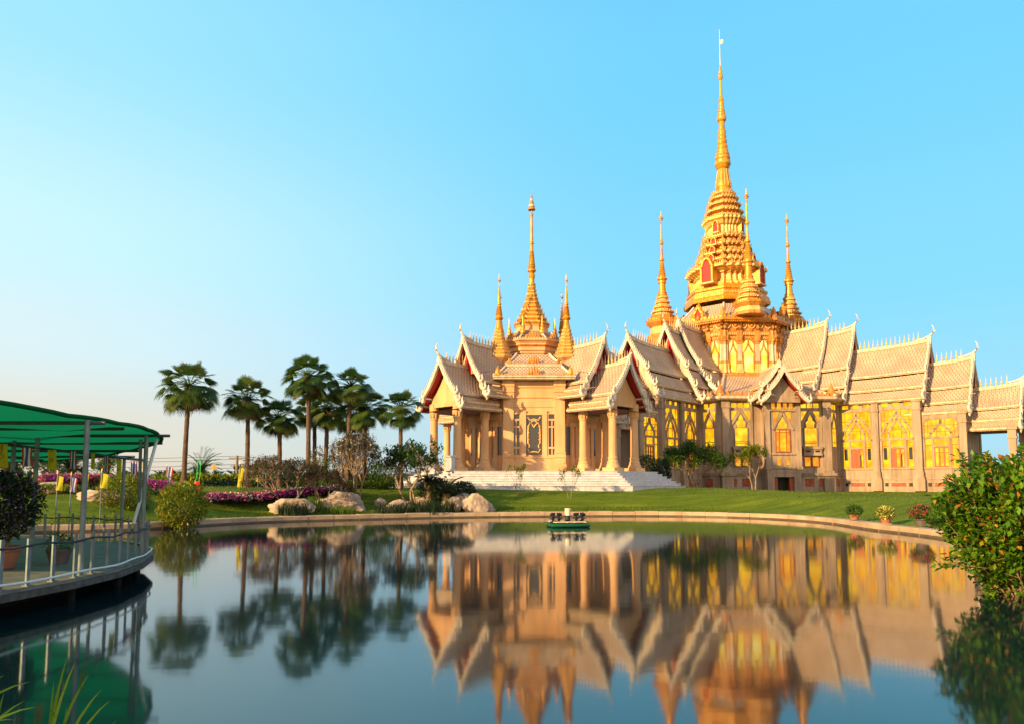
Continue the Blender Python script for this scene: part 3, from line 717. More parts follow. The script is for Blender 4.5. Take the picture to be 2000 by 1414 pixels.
            for q in (-1, 1):
                c = pane([(q * .06, zz(3.28)), (q * .62, zz(3.28)), (q * .62, zz(4.05)), (q * .06, zz(4.05))], GLOWO)
                bb = MB(); bb.M = B
                for y in (.06, .62): bb.box(.03, .08, q * y - .03, q * y + .03, zz(3.28), zz(4.05), WOODR)
                bb.box(.03, .08, q * .06, q * .62, zz(3.24), zz(3.3), WOODR); bb.build('window_frame', c)
        for yc in (-3.9, -2.7, 2.7, 3.9):
            v = MB(); v.M = M; v.box(A + .1, A + .26, yc - .36, yc + .36, .38, 1.02, FRET); v.box(A + .1, A + .32, yc - .42, yc + .42, 1.02, 1.1, CONC); v.build('vent', root)
        # projecting porch bay
        P0, PW = 12.7, 1.42
        b = MB(); b.M = M
        b.box(A - .2, P0, -PW + .15, PW - .15, 1.75, zz(9.0), CONC)
        b.box(A - .2, P0 + .12, -PW - .05, PW + .05, 1.5, 1.75, CONC)
        b.box(A - .2, P0 - .3, -PW, -PW + .5, -1, 1.5, CONC); b.box(A - .2, P0 - .3, PW - .5, PW, -1, 1.5, CONC)
        b.box(P0 - .3, P0 + .1, -PW, -.85, -1, 1.5, CONC); b.box(P0 - .3, P0 + .1, .85, PW, -1, 1.5, CONC); b.box(P0 - .3, P0 + .1, -.85, .85, 1.15, 1.5, CONC)
        b.prism([(-PW, zz(9.0)), (PW, zz(9.0)), (0, zz(10.9))], A, P0 - .1, CONC, 'x')
        b.box(P0 - .1, P0 + .03, -PW + .2, PW - .2, zz(8.7), zz(8.8), CONCD)
        b.build('porch_wall', root)
        dr = MB(); dr.M = M; dr.box(P0 - .9, P0 - .7, -.85, .85, -.5, 1.15, DARK); dr.box(P0 - .5, P0 - .1, -.85, -.5, -.5, 1.15, WOODR); dr.box(P0 - .5, P0 - .1, .5, .85, -.5, 1.15, WOODR); dr.build('door', root)
        for y in (-PW + .12, PW - .12):
            p = MB(); p.M = M
            for (z0, z1, e) in ((1.75, 2.0, .06), (2.0, zz(8.9), 0), (zz(8.9), zz(9.1), .05)): p.box(P0 - .2, P0 + .14 + e, y - .2 - e, y + .2 + e, z0, z1, CONC)
            p.build('pillar', root)
        B = M @ Matrix.Translation((P0, 0, 0))
        def pane2(poly, m=GLOW):
            q = MB(); q.M = B; q.prism(poly, -.03, .03, m, 'x'); return q.build('window', root)
        for i in range(4): y = -.75 + .5 * i; pane2([(y - .15, zz(8.0)), (y + .15, zz(8.0)), (y + .15, zz(8.62)), (y - .15, zz(8.62))], GLOWO if i != 1 else GLOW)
        for q in (-1, 1):
            pane2([(q * .78, zz(7.75)), (q * .25, zz(7.75)), (q * .66, zz(6.65))], GLOWO)
            c = pane2([(q * .32, zz(4.45)), (q * .56, zz(4.45)), (q * .56, zz(6.25)), (q * .32, zz(6.25))], GLOWO)
            pane2([(q * .22, zz(3.35)), (q * .5, zz(3.35)), (q * .5, zz(3.95)), (q * .22, zz(3.95))], GLOWO)
        wo = pane2([(0, zz(7.35)), (.15, zz(7.05)), (.38, zz(6.7)), (.34, zz(6.4)), (-.34, zz(6.4)), (-.38, zz(6.7)), (-.15, zz(7.05))])
        pane2([(-.26, zz(4.5)), (.26, zz(4.5)), (.26, zz(6.2)), (-.26, zz(6.2))])
        fr = MB(); fr.M = B
        wstrip(fr, [(-.85, zz(6.3)), (0, zz(7.7)), (.85, zz(6.3))], .16, 0, .1, CONC)
        for y in (-.6, -.29, .29, .6): fr.box(.0, .07, y - .035, y + .035, zz(4.4), zz(6.3), WOODR)
        for z in (4.4, 6.0, 6.25): fr.box(0, .075, -.6, .6, zz(z), zz(z) + .07, WOODR)
        fr.box(0, .14, -1.1, 1.1, zz(7.8), zz(7.95), CONC); fr.box(0, .12, -1.0, 1.0, zz(4.2), zz(4.36), CONC); fr.box(0, .1, -1.0, 1.0, zz(3.05), zz(3.2), CONC)
        fr.build('window_frame', wo)
        roof_tier(root, M, 8.6, 12.35, [((0, zz(11.7)), (1.5, zz(9.95))), ((1.45, zz(9.7)), (2.45, zz(8.75)))], rise=.1, gable='red', gz=zz(9.4), crest=False, ch=.7, sc=.8, wallmat=CONC)
        roof_tier(root, M, 10.0, 13.35, [((0, zz(11.15)), (1.25, zz(9.55))), ((1.2, zz(9.3)), (1.95, zz(8.6)))], rise=.1, gable='wall', gz=zz(8.8), crest=False, ch=.7, sc=.8, recess=.62, wallmat=CONC)
    # narrow windows on the octagon faces beside the wings
    for a, s_ in ((-90, 1), (0, -1), (0, 1), (-90, -1)):
        M = RZ(a); B = M @ Matrix.Translation((A, s_ * 3.62, 0))
        def pn(poly, m=GLOW):
            q = MB(); q.M = B; q.prism(poly, -.03, .03, m, 'x'); return q.build('window', root)
        for y in (-.28, .28): pn([(y - .18, zz(8.2)), (y + .18, zz(8.2)), (y + .18, zz(8.6)), (y - .18, zz(8.6))])
        for q in (-1, 1): pn([(q * .55, zz(7.9)), (q * .16, zz(7.9)), (q * .5, zz(7.1))])
        wo = pn([(0, zz(7.45)), (.18, zz(7.1)), (.28, zz(6.85)), (.24, zz(6.55)), (.38, zz(6.5)), (.38, zz(5.0)), (-.38, zz(5.0)), (-.38, zz(6.5)), (-.24, zz(6.55)), (-.28, zz(6.85)), (-.18, zz(7.1))])
        fr = MB(); fr.M = B; wstrip(fr, [(-.6, zz(6.7)), (0, zz(7.8)), (.6, zz(6.7))], .12, 0, .1, CONC)
        for z in (6.5, 5.3): fr.box(.03, .07, -.38, .38, zz(z), zz(z) + .05, WOODR)
        fr.build('window_frame', wo)
        v = MB(); v.M = B
        v.box(-.05, .22, -1.0, .95, -1, 1.25, CONC); v.box(0, .3, -1.05, .95, 1.25, 1.5, CONCD); v.build('wall_panel', root)
        v = MB(); v.M = B; v.box(.22, .27, -.3, .3, .38, 1.02, FRET); v.build('vent', root)
    # low octagon roof between ground body and drum
    rf = MB(); n8 = 8
    for i in range(8):
        M = RZ(45 * i); rf.M = M; K = 5; rows = []; uvs = []
        for q in range(K + 1):
            t = q / K; r = 12.1 + (5.7 - 12.1) * t; z = zz(9.15) + (zz(11.9) - zz(9.15)) * t - .25 * math.sin(math.pi * t); ww = r * math.tan(math.pi / 8)
            rows.append([(r, -ww, z), (r, 0, z), (r, ww, z)]); uvs.append([(-ww, 7 * t), (0, 7 * t), (ww, 7 * t)])
        rf.grid(rows, TILE, uvs=uvs)
        rf.tube([(p[2][0], p[2][1], p[2][2] + .06) for p in rows], .16, TRIM, 6)
    rf.M = Matrix()
    rf.lathe([(11.2, zz(8.78)), (11.95, zz(8.85)), (12.1, zz(8.95)), (12.1, zz(9.15)), (11.9, zz(9.2))], TRIM, ring=OCT, cap=False)
    edge_leaves(rf, OCT, 11.9, zz(9.2), .42, .42, ORANGE)
    for x, y in OCT: rf.lathe([(.28, zz(9.15)), (.36, zz(9.5)), (.2, zz(9.9)), (.02, zz(10.35))], ORANGE, 6, c=(x * 11.6, y * 11.6))
    rf.build('octagon_roof', root)
    # ---------------- drum
    D = 5.6; DS = D * math.tan(math.pi / 8)
    dm = MB()
    dm.lathe([(D + .5, zz(11.4)), (D + .5, zz(11.75)), (D + .3, zz(11.85)), (D + .3, zz(12.05)), (D - .05, zz(12.1)), (D - .05, zz(15.1)), (D, zz(15.1)), (D, zz(15.5)), (D + .1, zz(15.55)), (D + .1, zz(15.9)), (D + .02, zz(15.95)), (D + .02, zz(16.75)),
              (D + .35, zz(16.85)), (D + .62, zz(16.95)), (D + .62, zz(17.15)), (D + .5, zz(17.2))], ORANGE, ring=OCT)
    edge_leaves(dm, OCT, D + .45, zz(17.2), .36, .36, GOLD)
    dm.build('drum_wall', root)
    for i in range(8):
        a = 45 * i; M = RZ(a)
        if i in (1, 2, 3, 4): continue        # far faces are behind the tower
        # pilasters
        for y, wd in ((-DS + .03, .30), (-.86, .2), (.86, .2), (DS - .03, .30)):
            p = MB(); p.M = M
            for (z0, z1, e, m) in ((12.05, 12.35, .16, GOLDC), (12.35, 12.9, .1, GOLDC), (12.9, 13.15, .04, ORANGE), (13.15, 14.75, .0, TRIM), (14.75, 15.0, .05, ORANGE), (15.0, 15.55, .1, ORANGE), (15.55, 16.0, .06, ORANGE)):
                p.box(D - .1, D + .16 + e, y - wd - e * .6, y + wd + e * .6, zz(z0), zz(z1), m)
            for q in range(4): p.lathe([(.1, zz(15.0)), (.16, zz(15.3)), (.03, zz(15.6))], ORANGE, 5, c=(D + .2, y - wd + (q + .5) * wd / 2))
            # bracket that carries the cornice
            p.tube([(D + .1, y, zz(16.0)), (D + .35, y, zz(16.25)), (D + .28, y, zz(16.5)), (D + .5, y, zz(16.85))], [.14, .15, .11, .12], ORANGE, 6)
            p.build('pilaster', root)
        # frieze : swags and dentils
        f = MB(); f.M = M
        for q in range(6):
            y = -DS + (q + .5) * 2 * DS / 6; pts = [(D + .07, y + .3 * math.cos(t), zz(16.62) - .38 * abs(math.sin(t))) for t in [math.pi * j / 8 for j in range(9)]]
            f.tube(pts, .07, GOLDC, 5); f.lathe([(.04, zz(16.0)), (.1, zz(16.12)), (.03, zz(16.3))], ORANGE, 6, c=(D + .06, y)); f.lathe([(.16, zz(16.45)), (.2, zz(16.55)), (.1, zz(16.7))], ORANGE, 7, c=(D + .02, y))
        for q in range(26):
            y = -DS + (q + .5) * 2 * DS / 26; f.box(D + .1, D + .17, y - .05, y + .05, zz(15.6), zz(15.82), GOLDC); f.box(D + .35, D + .55, y - .045, y + .045, zz(16.78), zz(16.9), GOLD)
        for y in (-1.45, 0, 1.45):
            for q in (-1, 0, 1): f.tube([(D + .06, y + q * .3 + .13 * math.cos(t), zz(15.42) - .17 * math.sin(t)) for t in [math.pi * j / 6 for j in range(7)]], .035, GOLDC, 4)
        f.build('frieze', root)
        for y, hw in ((-1.45, .34), (0, .52), (1.45, .34)):
            B = M @ Matrix.Translation((D, y, 0))
            q = MB(); q.M = B; q.box(-.04, .03, -hw, hw, zz(12.1), zz(15.1), GLOWH if i in (6, 7) else GLOW); wo = q.build('window', root)
            fr = MB(); fr.M = B
            for sd_ in (-1, 1):
                wstrip(fr, [(sd_ * (hw - .02), zz(13.55)), (sd_ * (hw + .02), zz(13.85)), (sd_ * hw * .5, zz(14.25)), (sd_ * hw * .12, zz(14.65)), (0, zz(15.05))], .13, .03, .12, ORANGE)
                wstrip(fr, [(sd_ * hw * .92, zz(12.1)), (sd_ * hw * .92, zz(13.6))], .10, .03, .09, ORANGE)
                fr.prism([(sd_ * hw, zz(15.1)), (sd_ * hw * .4, zz(15.1)), (sd_ * hw, zz(14.75))], .03, .08, ORANGE, 'x')
            fr.box(.03, .14, -hw, hw, zz(12.08), zz(12.2), GOLDC); fr.build('window_frame', wo)
    # roof ring above the drum cornice, small red dormers
    r2 = MB()
    for i in range(8):
        r2.M = RZ(45 * i); K = 4; rows = []; uvs = []
        for q in range(K + 1):
            t = q / K; r = 5.95 + (3.85 - 5.95) * t; z = zz(17.2) + 1.85 * t - .16 * math.sin(math.pi * t); ww = r * math.tan(math.pi / 8)
            rows.append([(r, -ww, z), (r, 0, z), (r, ww, z)]); uvs.append([(-ww, 2.7 * t), (0, 2.7 * t), (ww, 2.7 * t)])
        r2.grid(rows, TILE, uvs=uvs); r2.tube([(p[2][0], p[2][1], p[2][2] + .05) for p in rows], .12, WHITE, 5)
    r2.M = Matrix()
    for x, y in OCT: r2.lathe([(.2, zz(17.15)), (.3, zz(17.5)), (.22, zz(17.85)), (.03, zz(18.35))], ORANGE, 6, c=(x * 5.85, y * 5.85))
    r2.build('drum_roof', root)
    for a in (-90, -45, 0, 45, -135):
        M = RZ(a); d = MB(); d.M = M
        d.prism([(-.42, zz(17.22)), (.42, zz(17.22)), (.3, zz(17.75)), (0, zz(18.35)), (-.3, zz(17.75))], 4.8, 6.0, RED, 'x')
        for sd_ in (-1, 1):
            wstrip(d, [(sd_ * .72, zz(17.25)), (sd_ * .42, zz(17.55)), (sd_ * .45, zz(17.8)), (sd_ * .2, zz(18.2)), (0, zz(18.62))], .2, 5.5, 6.1, GOLD)
            for q in range(4): d.lathe([(.05, zz(17.3) + q * .3), (.11, zz(17.4) + q * .3), (.01, zz(17.7) + q * .3)], GOLD, 5, c=(6.0, sd_ * (.8 - .18 * q)))
        d.lathe([(.12, zz(18.4)), (.16, zz(18.6)), (.01, zz(19.1))], GOLD, 6, c=(5.8, 0)); d.lathe([(.1, zz(17.22)), (.18, zz(17.4)), (.02, zz(17.75))], ORANGE, 6, c=(6.06, 0))
        d.build('dormer', root)
    # ---------------- tower
    def ty(y): r = ray(1411, y); return zz(CAM_H + r.z * 74)
    base = MB()
    base.lathe([(3.9, ty(603)), (3.95, ty(597)), (3.85, ty(594)), (3.85, ty(590)), (3.6, ty(588)), (3.6, ty(583)), (3.7, ty(581)), (3.7, ty(577)), (3.4, ty(574)), (3.4, ty(571)), (3.2, ty(569))], GOLD, ring=OCT); edge_leaves(base, OCT, 3.75, ty(590), .22, .25, GOLDC)
    base.build('tower_base', root)
    def body(name, prof, leafs, mat0=GOLD, ring=RDN):
        prof = [(a[0] * .92,) + tuple(a[1:]) for a in prof]; leafs = [(a * .92, b, c) for a, b, c in leafs]; q = MB(); q.lathe(prof, mat0, ring=ring)
        for r, y, h in leafs: antefixes(q, ring, r, ty(y), h, GOLDC, 1, .5); edge_leaves(q, ring, r, ty(y), h * .7, .22, GOLD)
        q.build(name, root)
    G, Cc = GOLD, GOLDC
    body('tower_storey', [(3.55, ty(572), G), (3.55, ty(567), Cc), (3.3, ty(565), Cc), (3.15, ty(562), G), (3.15, ty(560), Cc), (3.0, ty(558), Cc), (3.0, ty(549), ORANGE), (3.2, ty(547), G), (3.2, ty(545), Cc), (3.75, ty(541), G), (4.05, ty(539), Cc), (4.05, ty(535), G), (3.85, ty(534)), (3.6, ty(532)), (3.2, ty(529))], [(3.95, 535, .42)])
    for (rb, rt, rc, y0, ym, yc, y1) in ((3.15, 2.95, 3.2, 531, 527, 523, 519), (2.75, 2.6, 2.8, 519, 513, 508, 503), (2.5, 2.3, 2.5, 503, 496, 490, 485), (2.15, 2.05, 2.3, 485, 479, 474, 470)):
        body('tower_tier', [(rb * .9, ty(y0), G), (rb * .9, ty(y0) + .1, ORANGE), (rb * .80, ty(ym), Cc), (rt * .82, ty(ym) + .14, Cc), (rt * .84, ty(yc) - .14, ORANGE), (rc * .97, ty(yc) - .02, G), (rc * .97, ty(yc) + .03, Cc), (rc * 1.02, ty(yc) + .06, Cc), (rc * 1.02, ty(yc) + .2, G), (rc * .9, ty(yc) + .26, ORANGE), (rc * .76, ty(y1))], [(rc * .98, yc - 1.5, .46), (rb * .84, ym, .26)])
    body('tower_storey', [(2.0, ty(470), Cc), (1.9, ty(467), G), (1.75, ty(465), Cc), (1.68, ty(463), Cc), (1.68, ty(449), G), (1.85, ty(447), Cc), (2.1, ty(441), G), (2.25, ty(438), Cc), (2.25, ty(433), G), (2.05, ty(431)), (1.8, ty(428))], [(2.2, 434, .32)])
    for (rb, rc, y0, yc, y1) in ((1.8, 1.95, 429, 421, 414), (1.6, 1.72, 414, 407, 401), (1.4, 1.48, 401, 394, 389), (1.15, 1.2, 389, 384, 379)):
        body('tower_tier', [(rb * .86, ty(y0), Cc), (rb * .78, ty(yc) - .14, ORANGE), (rc * .98, ty(yc), Cc), (rc * 1.02, ty(yc) + .04, Cc), (rc * 1.02, ty(yc) + .14, G), (rc * .86, ty(yc) + .2, ORANGE), (rc * .74, ty(y1))], [(rc * .98, yc - 1.5, .34)])
    # red niches of the four sides, stacked and shrinking
    for a in (-90, 0, 90, 180):
        M = RZ(a)
        for r, y0, y1, hw in ((3.95, 568, 526, .5), (2.95, 523, 513, .24), (2.62, 506, 496, .22), (2.33, 489, 478, .22), (1.82, 463, 443, .24)):
            if a != -90: r -= .3 if r > 3.5 else .05; y1 += 7 if r > 3.5 else 0
            d = MB(); d.M = M; z0, z1 = ty(y0), ty(y1); h = z1 - z0
            d.prism([(-hw, z0), (hw, z0), (hw, z0 + h * .7), (hw * .6, z0 + h * .9), (0, z1), (-hw * .6, z0 + h * .9), (-hw, z0 + h * .7)], r - 1.6, r + .1, RED, 'x')
            for sd_ in (-1, 1): wstrip(d, [(sd_ * hw * 1.15, z0), (sd_ * hw * 1.15, z0 + h * .68), (sd_ * hw * .7, z0 + h * .95), (0, z1 + hw * .5)], hw * .36, r - 1.6, r + .22, GOLD)
            d.box(r - 1.6, r + .3, -hw * 1.5, hw * 1.5, z0 - .15, z0, GOLDC)
            d.build('tower_niche', root)
        for y, r in ((533, 3.6), (517, 2.9), (500, 2.55), (483, 2.2)):
            for sd_ in (-1, 1):
                d = MB(); d.M = M @ Matrix.Translation((r * .93, sd_ * r * .36, ty(y))); d.prism([(-.22, 0), (.22, 0), (0, .42)], -.2, .08, ORANGE, 'x'); d.lathe([(.1, .35), (.02, .75)], GOLD, 5, c=(0, 0)); d.build('tower_antefix', root)
    s = MB(); px = 1 / 20.3 * .2545
    P = [(1340, 66), (1322, 68), (1310, 56), (1300, 58), (1285, 62), (1268, 64), (1245, 60), (1225, 52), (1180, 46), (1150, 42), (1140, 50), (1128, 56), (1115, 64), (1100, 60), (1085, 60), (1075, 56), (1070, 60), (1058, 60), (1048, 50), (1040, 54), (1028, 54), (1018, 46), (1005, 48), (995, 40), (980, 44), (968, 42), (955, 35), (940, 39), (928, 37), (915, 31), (900, 34), (888, 32), (870, 31), (855, 34), (845, 26), (800, 22), (785, 26), (772, 36), (760, 34), (745, 36), (735, 31), (720, 32), (708, 26), (695, 28), (684, 22), (670, 24), (658, 20), (640, 21), (628, 18), (618, 22), (605, 18), (590, 13), (465, 9.5), (455, 14), (440, 20), (425, 18), (410, 14), (398, 15), (390, 11), (370, 8), (350, 4)]
    s.lathe([(b * px, ty(40 + .2545 * a)) for a, b in P], GOLD, 20)
    for k in range(14):
        a = 2 * math.pi * k / 14
        s.tube([(math.cos(a) * q * px, math.sin(a) * q * px, ty(40 + .2545 * v)) for v, q in ((1290, 62), (1255, 61), (1225, 53), (1155, 43))], .05, GOLDC, 4)
    for yy, rr in ((1112, 63), (1060, 59), (766, 35)): antefixes(s, [(math.cos(2 * math.pi * i / 16), math.sin(2 * math.pi * i / 16)) for i in range(16)], rr * px, ty(40 + .2545 * yy), .22, GOLDC, 1, .4)
    s.build('main_spire', root)
    f = MB(); f.lathe([(.05, ty(129.5)), (.035, ty(100)), (.025, ty(62)), (.05, ty(61)), (.01, ty(58))], WHITE, 6); 
    f.prism([(.02 + .2 + .2 * math.cos(t), ty(84) + .26 * math.sin(t)) for t in [2 * math.pi * i / 10 for i in range(10)]], -.02, .02, WHITE, 'y')
    f.build('spire_rod', root)
    # corner turrets with spires
    zt = lambda y, Y: zz(CAM_H + ray(1411, y).z * Y)
    for a, big in ((-45, 0), (45, 0), (-135, 1), (135, 0)):
        c = (6.55 * math.cos(R(a)), 6.55 * math.sin(R(a))) if a in (-135, 45) else (6.2 * math.cos(R(a)), 6.2 * math.sin(R(a)))
        q = MB(); q.M = Matrix.Translation((c[0], c[1], 0)); z = zz(15.2) if a in (-135, 45) else zz(17.3)
        top = zz(18.6)
        if a in (-135, 45): q.lathe([(1.15, z), (1.3, z + .6, ORANGE), (1.5, zz(16.4)), (1.5, zz(16.6)), (1.2, zz(16.7), GOLDC), (1.15, zz(17.4), ORANGE), (1.55, zz(17.8)), (1.6, zz(18.0)), (1.3, zz(18.1)), (1.05, zz(18.3)), (1.15, top)], ORANGE, ring=OCT)
        else: q.lathe([(1.3, z), (1.25, z + .3, GOLDC), (1.15, z + .7, ORANGE), (1.42, zz(18.35)), (1.42, zz(18.5)), (1.1, top)], ORANGE, ring=OCT)
        antefixes(q, OCT, 1.38 if a not in (-135, 45) else 1.55, zz(18.45 if a not in (-135, 45) else 18.0), .35, GOLD, 1, .4); edge_leaves(q, OCT, 1.36 if a not in (-135, 45) else 1.52, zz(18.45 if a not in (-135, 45) else 18.0), .25, .22, GOLD)
        z = top
        for i, r in enumerate((1.08, .86, .7, .57)):
            q.lathe([(r * .8, z, GOLDC), (r * .8, z + .2, GOLD), (r, z + .32, GOLDC), (r, z + .42, GOLD), (r * .76, z + .56)], GOLD, ring=RDN); antefixes(q, RDN, r * .97, z + .4, .2, GOLDC); z += .5
        for r, h in ((.46, .14), (.5, .1), (.42, .14), (.46, .1), (.36, .5), (.33, .55), (.40, .25)): q.lathe([(r, z), (r * .96, z + h)], GOLD, 12); z += h * .9
        q.lathe([(.36, z), (.5, z + .15), (.5, z + .27), (.36, z + .36), (.38, z + .5)], GOLD, 12); antefixes(q, OCT, .48, z + .2, .2, GOLDC); z += .5
        for i in range(7): rr = .36 - .028 * i; q.lathe([(rr, z), (rr + .035, z + .09), (rr - .02, z + .17), (rr - .03, z + .2)], GOLD, 10, cap=False); z += .2
        q.lathe([(.17, z), (.15, z + .1), (.26, z + .25), (.26, z + .36), (.15, z + .45), (.12, z + 1.0), (.09, z + 1.8), (.13, z + 1.88), (.20, z + 2.0), (.19, z + 2.15), (.11, z + 2.3), (.10, z + 2.9), (.05, z + 4.1), (.09, z + 4.15), (.03, z + 4.25)], GOLD, 10)
        q.build('corner_spire', root)
        f = MB(); f.M = Matrix.Translation((c[0], c[1], 0)); z += 4.2
        f.lathe([(.03, z), (.03, z + .15), (.16, z + .25), (.2, z + .4), (.06, z + .52), (.15, z + .6), (.05, z + .75), (.07, z + .8), (.005, z + 1.25)], GOLDC, 8); antefixes(f, OCT, .17, z + .32, .2, ORANGE, 1, .5); f.build('spire_finial', root)
    return root
build_hall()
# ------------------------------------------------------------------ GROUND, POND
random.seed(4)
def gp(px, py): p = atz(px, py, 0); return (p.x, p.y)
SHORE = [gp(1850, 1053), gp(1780, 1043), gp(1700, 1035), gp(1620, 1020.5), gp(1510, 1013), gp(1400, 1009), gp(1300, 1007.5), gp(1200, 1007.5), gp(1100, 1008), gp(1000, 1009), gp(900, 1010), gp(800, 1012), gp(700, 1014.5), gp(600, 1017), gp(500, 1020), gp(400, 1026), gp(340, 1030), gp(300, 1033), gp(230, 1036), gp(140, 1038), gp(50, 1040), gp(-60, 1046),
         (-30, 22), (-30, 6), (-16, 3.2), (-4, 3.3), (0, 3.5), (3.6, 4.2), (7.0, 6.6), (7.7, 9.0), (8.0, 11.0), (8.8, 12.8), (10.4, 14.2), (12.2, 17), (13.4, 20.5)]
def shore_dist(x, y):
    """distance to the waterline, negative over the water"""
    best = 1e9; ins = False; n = len(SHORE)
    for i in range(n):
        ax, ay = SHORE[i]; bx, by = SHORE[(i + 1) % n]; dx, dy = bx - ax, by - ay
        t = max(0, min(1, ((x - ax) * dx + (y - ay) * dy) / (dx * dx + dy * dy))); ex, ey = x - ax - t * dx, y - ay - t * dy
        best = min(best, ex * ex + ey * ey)
        if (ay > y) != (by > y) and x < (bx - ax) * (y - ay) / (by - ay) + ax: ins = not ins
    d = math.sqrt(best); return -d if ins else d
def sstep(a, b, v): t = max(0, min(1, (v - a) / (b - a))); return t * t * (3 - 2 * t)
def ground_z(x, y, d=None):
    if d is None: d = shore_dist(x, y)
    if d < .3: return max(-1.2, -.3 + d * 1.2)
    far = 1.5 - .42 * sstep(11, 24, x) + .05 * sstep(-8, -20, x)
    z = .16 + (far - .16) * (.45 * sstep(0, 5, d) + .55 * sstep(1, 8.5, d))
    if y < 8: z = .16 + .12 * sstep(0, 4, d)
    return z + .03 * noise.noise(Vector((x * .35, y * .35, 0))) * min(1, d)
xs = [-1500, -600, -250, -140, -95, -70] + [-55 + .9 * i for i in range(135)] + [70, 90, 130, 250, 600, 1500]
ys = [-200, -60, -20, -6, 0] + [1.5 + .8 * i for i in range(88)] + [74, 80, 90, 110, 150, 250, 600, 1500, 4000]
GRASS = mat('lawn', (.075, .115, .006), .9, (.115, .155, .008), .35, bump=.5, bscale=25, spec=.1)
# finer mottling and mowing streaks over the broad patches
n = GRASS.node_tree; p = n.nodes['Principled BSDF']; src = p.inputs['Base Color'].links[0].from_socket
tc = n.nodes.new('ShaderNodeTexCoord'); mp = n.nodes.new('ShaderNodeMapping'); mp.inputs['Scale'].default_value = (.25, 1.6, 1); n.links.new(tc.outputs['Object'], mp.inputs[0])
t2 = n.nodes.new('ShaderNodeTexNoise'); t2.inputs['Scale'].default_value = 1.4; t2.inputs['Detail'].default_value = 8; n.links.new(mp.outputs[0], t2.inputs['Vector'])
mx = n.nodes.new('ShaderNodeMix'); mx.data_type = 'RGBA'; mx.blend_type = 'OVERLAY'; mx.inputs[0].default_value = .7
n.links.new(src, mx.inputs[6]); n.links.new(t2.outputs['Fac'], mx.inputs[7]); n.links.new(mx.outputs[2], p.inputs['Base Color'])
V = []; Fc = []
for y in ys:
    for x in xs: V.append((x, y, ground_z(x, y)))
nx = len(xs)
for j in range(len(ys) - 1):
    for i in range(nx - 1): Fc.append((j * nx + i, j * nx + i + 1, (j + 1) * nx + i + 1, (j + 1) * nx + i))
me = bpy.data.meshes.new('ground'); me.from_pydata(V, [], Fc); me.materials.append(GRASS)
me.polygons.foreach_set('use_smooth', [True] * len(Fc)); g = bpy.data.objects.new('ground', me); scene.collection.objects.link(g); tag(g, None, None, kind='structure')
# water
WATER = mat('pond water', (.003, .016, .018), .06, spec=.5); wn = WATER.node_tree; wp = wn.nodes['Principled BSDF']; wp.inputs['IOR'].default_value = 1.65
tc = wn.nodes.new('ShaderNodeTexCoord'); t1 = wn.nodes.new('ShaderNodeTexNoise'); t1.inputs['Scale'].default_value = 1.1; t1.inputs['Detail'].default_value = 3
mp = wn.nodes.new('ShaderNodeMapping'); mp.inputs['Scale'].default_value = (.8, 1.4, 1); wn.links.new(tc.outputs['Object'], mp.inputs[0]); wn.links.new(mp.outputs[0], t1.inputs['Vector'])
b = wn.nodes.new('ShaderNodeBump'); b.inputs['Strength'].default_value = .022; b.inputs['Distance'].default_value = .05
wn.links.new(t1.outputs['Fac'], b.inputs['Height']); wn.links.new(b.outputs[0], wp.inputs['Normal'])
wm = MB(); wm.face([(x, y, 0) for x, y in SHORE], WATER)
m2 = bmesh.new(); vs = [m2.verts.new((x, y, 0)) for x, y in SHORE]; fce = m2.faces.new(vs); 
if fce.normal.z < 0: fce.normal_flip()
m2.normal_update()
if fce.normal.z < 0: fce.normal_flip()
bmesh.ops.triangulate(m2, faces=[fce]); wme = bpy.data.meshes.new('water'); m2.to_mesh(wme); m2.free(); wme.materials.append(WATER)
wo = bpy.data.objects.new('water', wme); scene.collection.objects.link(wo); tag(wo, None, None, kind='structure')
# stone kerb round the pond
KERB = mat('pond kerb stone', (.46, .33, .21), .8, (.34, .23, .14), 1.3, bump=.4, bscale=6)
k = MB(); n = len(SHORE); C = []
